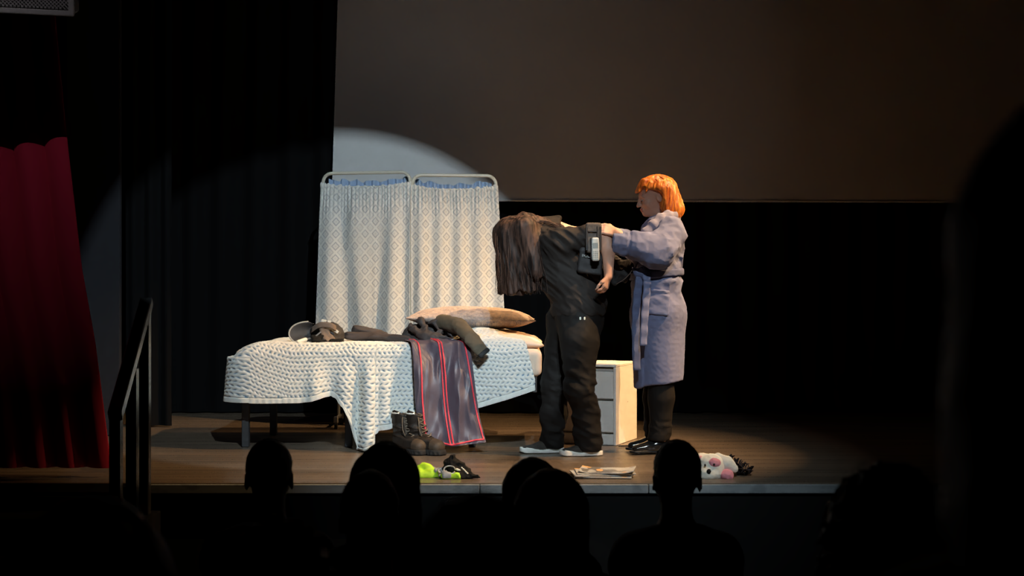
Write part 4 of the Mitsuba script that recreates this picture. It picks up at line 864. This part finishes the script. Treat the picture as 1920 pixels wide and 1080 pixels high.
for z0_, z1_ in ((0.295, 0.468), (0.082, 0.280)):
    dk_ = add('drawer', cb((W_-0.040, 0.018, z1_-z0_), (0, -D_/2+0.010, (z0_+z1_)/2)), 'chest_white', False, cd_)
    add('inner_edge', cb((W_-0.044, 0.014, 0.020), (0, -D_/2+0.030, z1_+0.010)), 'edge_grey', False, dk_)
add('plinth', cb((W_-0.038, 0.018, 0.066), (0, -D_/2+0.010, 0.034)), 'chest_white', False, cd_)
add('screw_cap', cb((0.004, 0.008, 0.008), (W_/2, 0.02, 0.26), 0.001), 'edge_grey', False, cd_)

# ---------------------------------------------------------------- work boots
def workboot(base, ang, lab, tilt=0.0):
    R = rotz(ang) @ rotx(tilt); o = np.array([base[0], base[1], 0.0]); g = lambda q: (q @ R.T)+o
    t = thing('work_boot', lab, 'boot', 'pair of brown work boots')
    loc = lambda f: (lambda p: f((p-o) @ R))
    lo, hi = o-[0.34, 0.34, 0.01], o+[0.34, 0.34, 0.30]
    def up(q):
        shaft = limbs(q, [((0.055, 0, 0.06), (0.060, 0, 0.16), 0.050, 0.050), ((0.060, 0, 0.16), (0.052, 0, 0.26), 0.050, 0.058)], 0.02)
        foot = limbs(q, [((0.055, 0, 0.055), (0.13, 0, 0.062), 0.045, 0.046), ((0.13, 0, 0.062), (0.225, 0, 0.048), 0.046, 0.040, ((0, 1, 0), 0.86))], 0.03)
        d = smin(shaft, foot, 0.04)
        d = smax(d, -cap(q, (0.050, 0, 0.215), (0.047, 0, 0.30), 0.038, 0.050), 0.006)
        top = 0.238+0.022*np.cos((q[:, 0]-0.05)*30)*np.sign(0.2)-0.10*np.clip(q[:, 0]-0.06, 0, 1)
        d = smax(d, q[:, 2]-top, 0.008); d = smax(d, 0.022-q[:, 2], 0.003)
        return d-0.010*(ridge(q, [22, 22, 34], 3)-0.4)*np.exp(-((q[:, 2]-0.13)/0.07)**2)-0.004*(meshkit.noise(q*48, 1)-0.5)
    add('upper', mesh_sdf(loc(up), lo, hi, 0.0055), 'boot_leather', True, t)
    add('toe_cap', mesh_sdf(loc(lambda q: smax(smax(limbs(q, [((0.13, 0, 0.062), (0.225, 0, 0.048), 0.046, 0.040, ((0, 1, 0), 0.86))])-0.004, 0.195-q[:, 0], 0.004), 0.022-q[:, 2], 0.003)), lo, hi, 0.0055), 'boot_toe', True, t)
    def so(q):
        out = smin(cap(q*[1, 1, 0], (0.055, 0, 0), (0.12, 0, 0), 0.052, 0.048), cap(q*[1, 1, 0], (0.12, 0, 0), (0.22, 0, 0), 0.048, 0.056), 0.03)
        lug = 0.003*np.sign(np.sin(q[:, 0]*240))
        return smax(smax(out-lug*(q[:, 2] < 0.02), q[:, 2]-0.034, 0.004), 0.001-q[:, 2]+0.012*np.exp(-((q[:, 0]-0.115)/0.018)**2), 0.003)
    add('sole', mesh_sdf(loc(so), lo, hi, 0.0055), 'boot_sole', True, t)
    add('tongue', mesh_sdf(loc(lambda q: smax(cap(q, (0.125, 0, 0.10), (0.098, 0, 0.215), 0.028, 0.032, ((1, 0, 0.15), 2.6)), 0.09-q[:, 2], 0.01)-0.003*(meshkit.noise(q*50, 4)-0.5)), lo, hi, 0.005), 'boot_toe', True, t)
    for k in range(5):
        z_ = 0.10+0.030*k; x_ = 0.150-0.0105*k-(0.018 if k == 0 else 0)*-1; w = 0.026
        add('lace', tube([g(np.array([x_-0.012, -w, z_])), g(np.array([x_+0.006, -0.004, z_+0.012])), g(np.array([x_-0.014, w, z_+0.024]))], 0.0035, 6), 'lace', True, t)
        add('lace', tube([g(np.array([x_-0.012, w, z_])), g(np.array([x_+0.006, 0.004, z_+0.012])), g(np.array([x_-0.014, -w, z_+0.024]))], 0.0035, 6), 'lace', True, t)
    lp = crom([[0.10, -0.03, 0.22], [0.125, -0.055, 0.20], [0.135, -0.06, 0.15], [0.14, -0.045, 0.11]], 20)
    add('lace', tube(np.array([g(q) for q in lp]), 0.003, 6), 'lace', True, t)
    add('lining', tube(np.array([g(np.array([0.050+0.050*math.cos(a), 0.050*math.sin(a), 0.243-0.10*max(0.050*math.cos(a)-0.01, 0)])) for a in np.linspace(0.9, 2*np.pi-0.9, 24)]), 0.009, 8), 'white_plastic', True, t, label='pale lining edge')
workboot(P(742, 838, 8.04), -0.78, 'brown leather work boot standing at the blanket\'s low corner, the one further left')
workboot(P(766, 838, 8.00), -0.62, 'brown leather work boot standing next to the red piped garment bag')

# ---------------------------------------------------------------- police cap lying on the bed
cp = thing('peaked_cap', 'dark peaked cap lying on its side at the foot end of the bed', 'cap')
kc = P(612, 626, 8.36)
def crown(p):
    d = ell(p, kc+[0.0, 0, -0.012], (0.112, 0.10, 0.090)); d = smax(d, -ell(p, kc+[-0.03, -0.07, -0.02], (0.075, 0.07, 0.055)), 0.012)
    return smax(d-wrinkle(p, 14, 0.010, 3), kc[2]-0.074-p[:, 2], 0.01)
add('crown', mesh_sdf(crown, kc-0.17, kc+0.17, 0.006), 'cap_black', True, cp)
def bill():
    u = np.linspace(0, 1, 44); v = np.linspace(0, 1, 16); U, V = np.meshgrid(u, v, indexing='ij')
    a = -1.45+2.5*U; bow = np.cos(a).clip(0)**0.75
    x = 590-(5+41*V)*bow-2*V; y = 624+(17+5.5*V)*np.sin(a)+1.5*V
    d = 8.30+0.06*(1-V)*np.cos(a)-0.05*U+0.02*V
    return np.stack([(x-960)*d/FOC, d, CAM_Z-(y-540)*d/FOC], -1)
bl_ = bill(); add('peak', sheet(bl_, 0.005), 'cap_black', True, cp)
add('peak_edge', tube(bl_[:, -1], 0.0055, 6), 'edge_grey', True, cp, label='pale edge binding of the peak')
add('band', ribbon(crom([P(585, 618, 8.26), P(598, 610, 8.24), P(613, 609, 8.235), P(624, 612, 8.24), P(630, 616, 8.26)], 30), (0, -0.15, -1), 0.034, 0.005), 'cap_band', True, cp, label='brown sweatband')
add('lining', mesh_sdf(lambda p: limbs(p, [(P(604, 618, 8.25), P(610, 640, 8.23), 0.016, 0.03), (P(612, 620, 8.25), P(622, 640, 8.25), 0.016, 0.026)], 0.01)-wrinkle(p, 26, 0.008, 4), P(585, 655, 8.1)-[0, 0.05, 0], P(640, 605, 8.4), 0.005), 'cap_band', True, cp)
for i, (x, y, w) in enumerate(((607, 602, 0.034), (617, 604, 0.022), (629, 620, 0.042))): add('chequer', rbox((w, 0.006, 0.018), 0.002, P(x, y, 8.262), roty(0.25 if i < 2 else 0.6)), 'white_plastic', False, cp, label='white band patch')
gl = thing('torch', 'small pale torch lying in front of the dark cap on the bed', 'torch')
ta, tb = P(557, 642, 8.16), P(575, 636, 8.20)
add('barrel', tube([ta, ta*0.1+tb*0.9, tb], [0.013, 0.013, 0.010], 14), 'white_plastic', 40, gl); add('clip', tube([tb, P(590, 632, 8.2), P(602, 622, 8.2)], [0.005, 0.006, 0.005], 8), 'ring_metal', 40, gl)
add('glove', mesh_sdf(lambda p: limbs(p, [(P(586, 632, 8.2), P(604, 632, 8.22), 0.012, 0.014), (P(588, 639, 8.18), P(610, 640, 8.2), 0.012, 0.012), (P(620, 640, 8.2), P(640, 640, 8.22), 0.012, 0.014)], 0.012)-wrinkle(p, 30, 0.010, 6), P(570, 655, 8.1), P(660, 615, 8.4), 0.005), 'black_cloth', True, label='crumpled black glove beside the torch under the cap', cat='glove')

# ---------------------------------------------------------------- hi-vis vest and kit at the stage edge
def P0(px, py, h=0.0):
    """A point h above the stage floor under the pixel's ray."""
    d = FOC*(CAM_Z-h)/(py-540); return np.array([(px-960)*d/FOC, d, h])
def K(px, py, dd=0.0):
    q = P(px, py, 6.95+dd); q[2] = max(q[2], 0.008); return q
hv = thing('hi_vis_vest', 'lime yellow high visibility vest with grey tape crumpled at the stage edge', 'vest')
def lime(p):
    d = limbs(p, [(K(770, 893), K(866, 893), 0.026, 0.014), (K(778, 884, .05), K(803, 878, .04), 0.030, 0.020), (K(792, 876, .05), K(808, 887), 0.016, 0.018), (K(808, 886, .02), K(822, 888, .0), 0.018, 0.016), (K(745, 890), K(780, 888), 0.03, 0.03), (K(835, 893, -.06), K(862, 893, -.05), 0.020, 0.016)], 0.018)
    d = smax(d, 0.003-p[:, 2], 0.004)
    return d-wrinkle(p, 17, 0.016, 13, (1, 1, 0.7))
VLO, VHI = np.array([K(735, 900)[0], 6.77, -0.005]), np.array([K(915, 900)[0], 7.15, 0.16])
add('fabric', mesh_sdf(lambda p: smax(lime(p), 6.775-p[:, 1], 0.005), VLO, VHI, 0.005), 'lime', True, hv)
tape_n = np.array([0.9, 0.43, 0])
add('tape', mesh_sdf(lambda p: smax(smax(smax(lime(p)-0.004, np.abs((p-K(826, 890)) @ tape_n)-0.022, 0.003), 0.004-p[:, 2], 0.002), 6.775-p[:, 1], 0.004), VLO, VHI, 0.005), 'tape_grey', True, hv, label='grey reflective tape')
add('tape', mesh_sdf(lambda p: limbs(p, [(K(818, 884), K(836, 880), 0.016, 0.014)], 0.01)-wrinkle(p, 25, 0.008, 5), VLO, VHI, 0.005), 'tape_grey', True, hv)
def gloves(p):
    d = limbs(p, [(K(838, 874), K(852, 866), 0.020, 0.028), (K(850, 866), K(872, 884), 0.028, 0.024), (K(846, 882, -.02), K(880, 892, -.03), 0.022, 0.018), (K(866, 892, -.05), K(896, 896, -.06), 0.016, 0.006), (K(836, 868), K(834, 884), 0.012, 0.012)], 0.015)
    return smax(d-wrinkle(p, 27, 0.016, 4)-0.004*(ridge(p, [60, 40, 60], 2)-0.5), 0.002-p[:, 2], 0.003)
add('glove', mesh_sdf(gloves, VLO, VHI, 0.005), 'black_cloth', True, label='heap of black kit gloves lying on the lime vest', cat='gloves')
tags = ('highest tiny white tag of the slanting row on the black kit gloves', 'second highest tiny white tag of the slanting row on the black kit gloves', 'third highest tiny white tag of the slanting row on the black kit gloves', 'second lowest tiny white tag of the slanting row on the black kit gloves', 'lowest tiny white tag of the slanting row on the black kit gloves')
for i in range(5):
    add('tag', rbox((0.011, 0.008, 0.008), 0.002, drop_front(866+2.6*i, 877+2.6*i, gloves), roty(0.5)), 'white_plastic', False, label=tags[i], cat='tag', group='white tags on the black kit')
add('tag', rbox((0.026, 0.010, 0.012), 0.003, drop_front(859, 881, gloves), roty(0.4)), 'white_plastic', False, label='larger white tag on the black kit gloves beside the cuff ring', cat='tag', group='white tags on the black kit')
hcf = thing('handcuffs', 'pair of grey metal cuff rings lying on the lime vest', 'handcuffs')
cuffc = [(843, 882, 0.030, 0.5), (829, 884, 0.020, 0.8)]
for (x, y, r, tl_) in cuffc:
    c0 = drop_front(x, y, lambda p: np.minimum(gloves(p), lime(p)))+[0, -0.004, 0.004]; aa = np.linspace(0, 2*np.pi*0.94, 36)
    add('ring', tube(c0+np.stack([r*np.cos(aa), -0.012+r*np.sin(aa)*math.sin(tl_), r*np.sin(aa)*math.cos(tl_)*0.75], -1), 0.0045, 8), 'ring_metal', True, hcf)
add('link', tube([K(832, 883, -.05), K(838, 883, -.05)], 0.004, 6), 'ring_metal', True, hcf)

# ---------------------------------------------------------------- magazines
mz = [(1138, 897, 0.30, 0.21, -0.06, 'open magazine with pale pages, lowest of the pile at the stage edge'), (1130, 895.5, 0.31, 0.21, 0.09, 'grey magazine second from below in the pile at the stage edge'), (1133, 894, 0.31, 0.21, 0.02, 'grey magazine third from below in the pile at the stage edge'), (1140, 892, 0.29, 0.20, -0.16, 'magazine with curled orange printed cover on top of the pile')]
def cover(p, n, uv):
    t = tnoise(p.x*26, p.y*18, 4.0); return mix(mix((0.40, 0.39, 0.37), (0.16, 0.15, 0.14), smoothstep(0.58, 0.7, t)), (0.62, 0.36, 0.16), smoothstep(0.80, 0.86, tnoise(p.x*17+5, p.y*9, 1.0)))
scene['cover_print'] = {'type': 'twosided', 'b': {'type': 'principled', 'base_color': proc(cover), 'roughness': 0.3}}
mc_ = P0(1134, 892)
for i, (px_, py_, w, dp, a, lab) in enumerate(mz):
    U, V = np.meshgrid(np.linspace(-1, 1, 30), np.linspace(-1, 1, 16), indexing='ij')
    z = 0.005+0.0074*i+(0.010*np.clip(U-0.45, 0, 1)**2*4+0.008*np.clip(-U-0.6, 0, 1)**2*6)*(i == 3)+0.004*np.clip(np.abs(U)-0.7, 0, 1)*(i > 0)
    off = np.array([(-0.012, -0.01), (-0.02, 0.0), (0.0, 0.01), (0.015, 0.0)][i])
    q = np.stack([U*w/2+0*V, V*dp/2, z], -1) @ rotz(a).T+[mc_[0]+off[0], mc_[1]+off[1], 0]
    k = thing('magazine', lab, 'magazine')
    add('pages', sheet(q, 0.0058), 'paper', True, k)
    add('cover', sheet(q*[1, 1, 1]+[0, 0, 0.0036], 0.0008), 'cover_print', True, k)

# ---------------------------------------------------------------- plush dog and the dark tufted thing behind
pd_ = thing('plush_dog', 'white plush dog with pink patches lying at the stage edge on the right', 'soft toy')
fz = lambda p, a=0.004: a*(meshkit.noise(p*90, 2)-0.5)+a*(meshkit.noise(p*45, 5)-0.5)
pdl, pdh = P0(1300, 905)-[0.05, .15, .01], P0(1420, 880)+[0.05, .25, .22]
pf = lambda f, m_, nm, h=0.005: add(nm, mesh_sdf(lambda p: f(p)-fz(p), pdl, pdh, h), m_, True, pd_)
X_ = lambda x, y, h: P0(x, 897, 0)+np.array([0, 0, 0])+np.array([(x-P0x)*0 for P0x in (0,)]).sum()*0 if False else P(x, y, P0(x, 898)[1]+h)
pf(lambda p: smin(smin(ell(p, X_(1335, 871, 0.09), (0.072, 0.08, 0.058)), ell(p, X_(1328, 888, 0.05), (0.058, 0.055, 0.040)), 0.02), smin(ell(p, X_(1345, 885, 0.07), (0.03, 0.05, 0.045)), ell(p, X_(1314, 860, 0.12), (0.03, 0.03, 0.03)), 0.02), 0.03), 'plush_white', 'head')
pf(lambda p: limbs(p, [(X_(1346, 858, 0.10), X_(1362, 868, 0.07), 0.026, 0.034), (X_(1362, 868, 0.07), X_(1377, 879, 0.06), 0.034, 0.022)], 0.02), 'plush_white', 'ear')
pf(lambda p: ell(p, X_(1340, 868, 0.025), (0.032, 0.022, 0.026)), 'plush_pink', 'eye_patch')
pf(lambda p: ell(p, X_(1314, 861, 0.090), (0.016, 0.014, 0.020)), 'plush_pink', 'ear_patch')
pf(lambda p: ell(p, X_(1363, 891, 0.03), (0.036, 0.036, 0.033)), 'plush_pink', 'paw')
pf(lambda p: ell(p, X_(1345, 892, 0.12), (0.06, 0.08, 0.030)), 'plush_white', 'body')
add('nose', mesh_sdf(lambda p: ell(p, X_(1329, 884, -0.004), (0.012, 0.010, 0.014)), pdl, pdh, 0.004), 'black_cloth', True, pd_, label='dark nose')
add('eye', mesh_sdf(lambda p: ell(p, X_(1339, 871, 0.000), (0.006, 0.006, 0.006)), pdl, pdh, 0.003), 'black_cloth', True, pd_); add('eye', mesh_sdf(lambda p: ell(p, X_(1322, 872, 0.012), (0.006, 0.006, 0.006)), pdl, pdh, 0.003), 'black_cloth', True, pd_)
dt = thing('dark_bouquet', 'dark bunch of curled dark red leaves lying behind the white plush dog', 'bouquet')
rng = np.random.default_rng(3); leafs = []
for i in range(70):
    t = rng.random(); b0 = X_(1362+44*t, 868+22*t+rng.uniform(-8, 8), 0.14+rng.uniform(-.05, .05)); dv = rng.normal(0, 1, 3); dv[2] = abs(dv[2])*0.8; dv /= np.linalg.norm(dv); e = b0+dv*rng.uniform(0.03, 0.055)
    b0[2] = max(b0[2], 0.012); e[2] = max(e[2], 0.012)
    leafs.append(ribbon(crom([b0, (b0+e)/2+[0, 0, 0.010], e], 7), np.cross(dv, [0.3, 0.2, 1]), 0.020*np.sin(np.linspace(0.35, 2.9, 7)), 0.003))
add('leaves', cat_mesh(*leafs), 'plush_dark', True, dt, kind='stuff')
add('stem', tube([X_(1362, 880, 0.14), X_(1385, 885, 0.15), X_(1408, 893, 0.14)], 0.012, 8), 'plush_dark', True, dt)

# paper scrap on the stage, cable by the chest
sc = P0(564, 787); U, V = np.meshgrid(np.linspace(-1, 1, 10), np.linspace(-1, 1, 6), indexing='ij')
add('paper_scrap', sheet(np.stack([sc[0]+U*0.03+V*0.02, sc[1]+V*0.09, 0.008+0.010*(U*0.5+0.5)**2+0*V], -1), 0.002), 'paper', True, label='small pale scrap of paper on the stage floor beyond the bed', cat='paper scrap')
add('cable', tube(crom([P0(1160, 836.5, .006), P0(1180, 835.5, .006), P0(1200, 833, .006), P0(1225, 829, .006)], 30), 0.0045, 6), 'rubber_black', True, label='thin black cable lying on the floor beside the white chest', cat='cable')

# ---------------------------------------------------------------- audience, seen from behind against the stage
def audience(px, py_top, d, hw, kind, lab, floor_z, turn=0.0, sink=0.0):
    """A seated person seen from behind: px, py_top of the crown, hw half width of the head in metres."""
    top = P(px, py_top, d); s = hw/0.078; c = top-[0, 0, 0.115*s+(0.015 if kind != 'short' else 0.006)]
    k = thing('person', lab, 'person', None); R = rotz(turn) @ rotz(-np.pi/2)
    seat = floor_z+0.44
    sh = np.array([c[0], d-0.02, c[2]-0.30]); hip = np.array([c[0], d-0.02, seat+0.10])
    def torso(p, g=0.0):
        return limbs(p, [(sh+[0, 0, 0.02], hip, 0.115+g, 0.125+g, ((1, 0, 0), 0.70))]+[(sh+[0.155*sx, 0, 0.03], sh+[0.0, 0, 0.05], 0.058+g, 0.07+g) for sx in (-1, 1)]+[(sh+[0.16*sx, 0, 0.015], sh+[0.175*sx, 0.04, -0.25], 0.050+g, 0.042+g) for sx in (-1, 1)]+[(sh+[0.175*sx, 0.04, -0.25], sh+[0.13*sx, 0.26, -0.27], 0.042+g, 0.034+g) for sx in (-1, 1)], 0.05)
    def legs(p, g=0.0): return limbs(p, [a for sx in (-1, 1) for a in ((hip+[0.09*sx, 0.02, -0.01], hip+[0.10*sx, 0.36, -0.01], 0.085+g, 0.060+g), (hip+[0.10*sx, 0.36, -0.01], np.array([hip[0]+0.10*sx, hip[1]+0.36, floor_z+0.07]), 0.058+g, 0.042+g), (np.array([hip[0]+0.10*sx, hip[1]+0.34, floor_z+0.05]), np.array([hip[0]+0.10*sx, hip[1]+0.42, floor_z+0.045]), 0.042+g, 0.036+g))], 0.04)
    def body(p):
        b = smin(torso(p), legs(p), 0.05)
        b = smin(b, cap(p, c+[0, 0.0, -0.06], sh+[0, 0, 0.05], 0.052, 0.062), 0.05)
        return smin(b, head_sdf(p, c, R, s), 0.02)
    lo = [c[0]-0.36, d-0.30, floor_z]; hi = [c[0]+0.36, d+0.75, c[2]+0.2]
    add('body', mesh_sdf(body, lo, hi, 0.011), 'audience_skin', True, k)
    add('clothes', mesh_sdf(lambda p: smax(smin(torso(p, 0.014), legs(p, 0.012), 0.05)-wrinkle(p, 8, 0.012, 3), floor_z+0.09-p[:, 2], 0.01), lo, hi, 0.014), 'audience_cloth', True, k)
    def hair(p):
        q = ((p-c) @ R)/s
        d_ = ell(q, (0.022, 0, 0.036), (0.100, 0.082, 0.096))
        if kind == 'short': d_ = ell(q, (0.020, 0, 0.036), (0.098, 0.0765, 0.094)); d_ = smax(d_, -0.050+1.0*np.clip(0.045-q[:, 0], 0, 0.08)+0.5*np.clip(np.abs(q[:, 1])-0.03, 0, 1)-q[:, 2], 0.02); amp, fr_ = 0.004, 80
        elif kind == 'long': d_ = smin(d_, limbs(q, [((0.05, 0.03*b, 0.02), (0.06, 0.045*b, -0.30), 0.070, 0.075) for b in (-1, 1)], 0.03), 0.04); amp, fr_ = 0.006, 30
        elif kind == 'bob': d_ = smin(d_, limbs(q, [((0.045, 0.035*b, 0.02), (0.05, 0.055*b, -0.115), 0.075, 0.062) for b in (-1, 1)], 0.03), 0.04); amp, fr_ = 0.006, 40
        elif kind == 'curly': d_ = smin(d_-0.02, ell(q, (0.05, 0, -0.04), (0.10, 0.12, 0.13)), 0.05); amp, fr_ = 0.030, 32
        elif kind == 'bun': d_ = smin(d_-0.012, ell(q, (0.11, 0, 0.05), (0.05, 0.06, 0.05)), 0.03); amp, fr_ = 0.012, 30
        face = boxd(q, (-0.085, 0, -0.06), (0.075, 0.2, 0.11), roty(0.25), 0.03); d_ = smax(d_, -face, 0.012)
        st = q*[fr_, fr_, fr_*(0.25 if kind in ('long', 'bob') else 0.9)]
        return (d_-amp*(ridge(st, 1, 7)-0.4)-amp*0.4*(meshkit.noise(q*fr_*2.2, 9)-0.5))*s
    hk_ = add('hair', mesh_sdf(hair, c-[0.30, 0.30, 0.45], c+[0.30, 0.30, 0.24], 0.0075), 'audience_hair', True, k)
    # loose hairs that catch the stage light along the outline
    if kind != 'short':
        rg = np.random.default_rng(int(px)); st = []
        for i in range(45 if kind in ('curly', 'bun') else 8):
            a = rg.uniform(-0.2, np.pi+0.2); r0 = 0.086*s*(1.2 if kind == 'curly' else 1.05)
            b0 = c+np.array([math.cos(a)*r0, rg.uniform(-0.05, 0.06), 0.035*s+math.sin(a)*r0*1.15]); o_ = np.array([math.cos(a), 0, math.sin(a)]); tg = np.array([-o_[2], 0, o_[0]])*rg.choice([-1, 1])
            st.append(tube(crom([b0-o_*0.02, b0+o_*0.003+tg*0.012, b0+o_*rg.uniform(0.000, 0.007)+tg*0.028, b0+o_*rg.uniform(-0.01, 0.006)+tg*0.045-[0, 0, 0.008]], 9), np.linspace(0.0005, 0.0002, 9), 3))
        add('flyaway', cat_mesh(*st), 'audience_hair', True, hk_, kind='stuff')
    return k
HF, T2, T1 = -0.78, -0.62, -0.12
audience(505, 826, 4.60, 0.082, 'short', 'person with short cropped hair in silhouette, leftmost of the heads against the stage front', HF, 0.12)
audience(725, 828, 3.90, 0.079, 'long', 'person with long straight dark hair in silhouette in front of the boots', HF)
audience(1268, 828, 4.60, 0.084, 'short', 'person in silhouette with short hair and bare neck before the plush dog', HF, 0.05)
audience(998, 857, 4.60, 0.074, 'bob', 'person with dark bobbed hair half hidden behind another head, below the sneakers', HF)
audience(694, 886, 3.20, 0.072, 'short', 'person with short reddish dark hair in silhouette before the long haired one', HF)
audience(1033, 878, 3.90, 0.077, 'bob', 'person with bobbed hair in silhouette in front of the other bobbed head', HF)
audience(892, 938, 1.75, 0.066, 'bun', 'person with full frizzy dark hair, large silhouette at the bottom centre', T2)
audience(1660, 900, 2.50, 0.080, 'curly', 'person with curly dark hair, dim silhouette at the lower right', T2)
audience(525, 995, 2.50, 0.070, 'curly', 'person with curly dark hair, dim silhouette at the lower left centre', T2)
audience(180, 930, 1.75, 0.080, 'bob', 'person with dark hair, very dim silhouette at the lower left corner', T2)
audience(2105, 140, 0.86, 0.088, 'bob', 'blurred head and shoulder of a person very near at the right edge', T1)
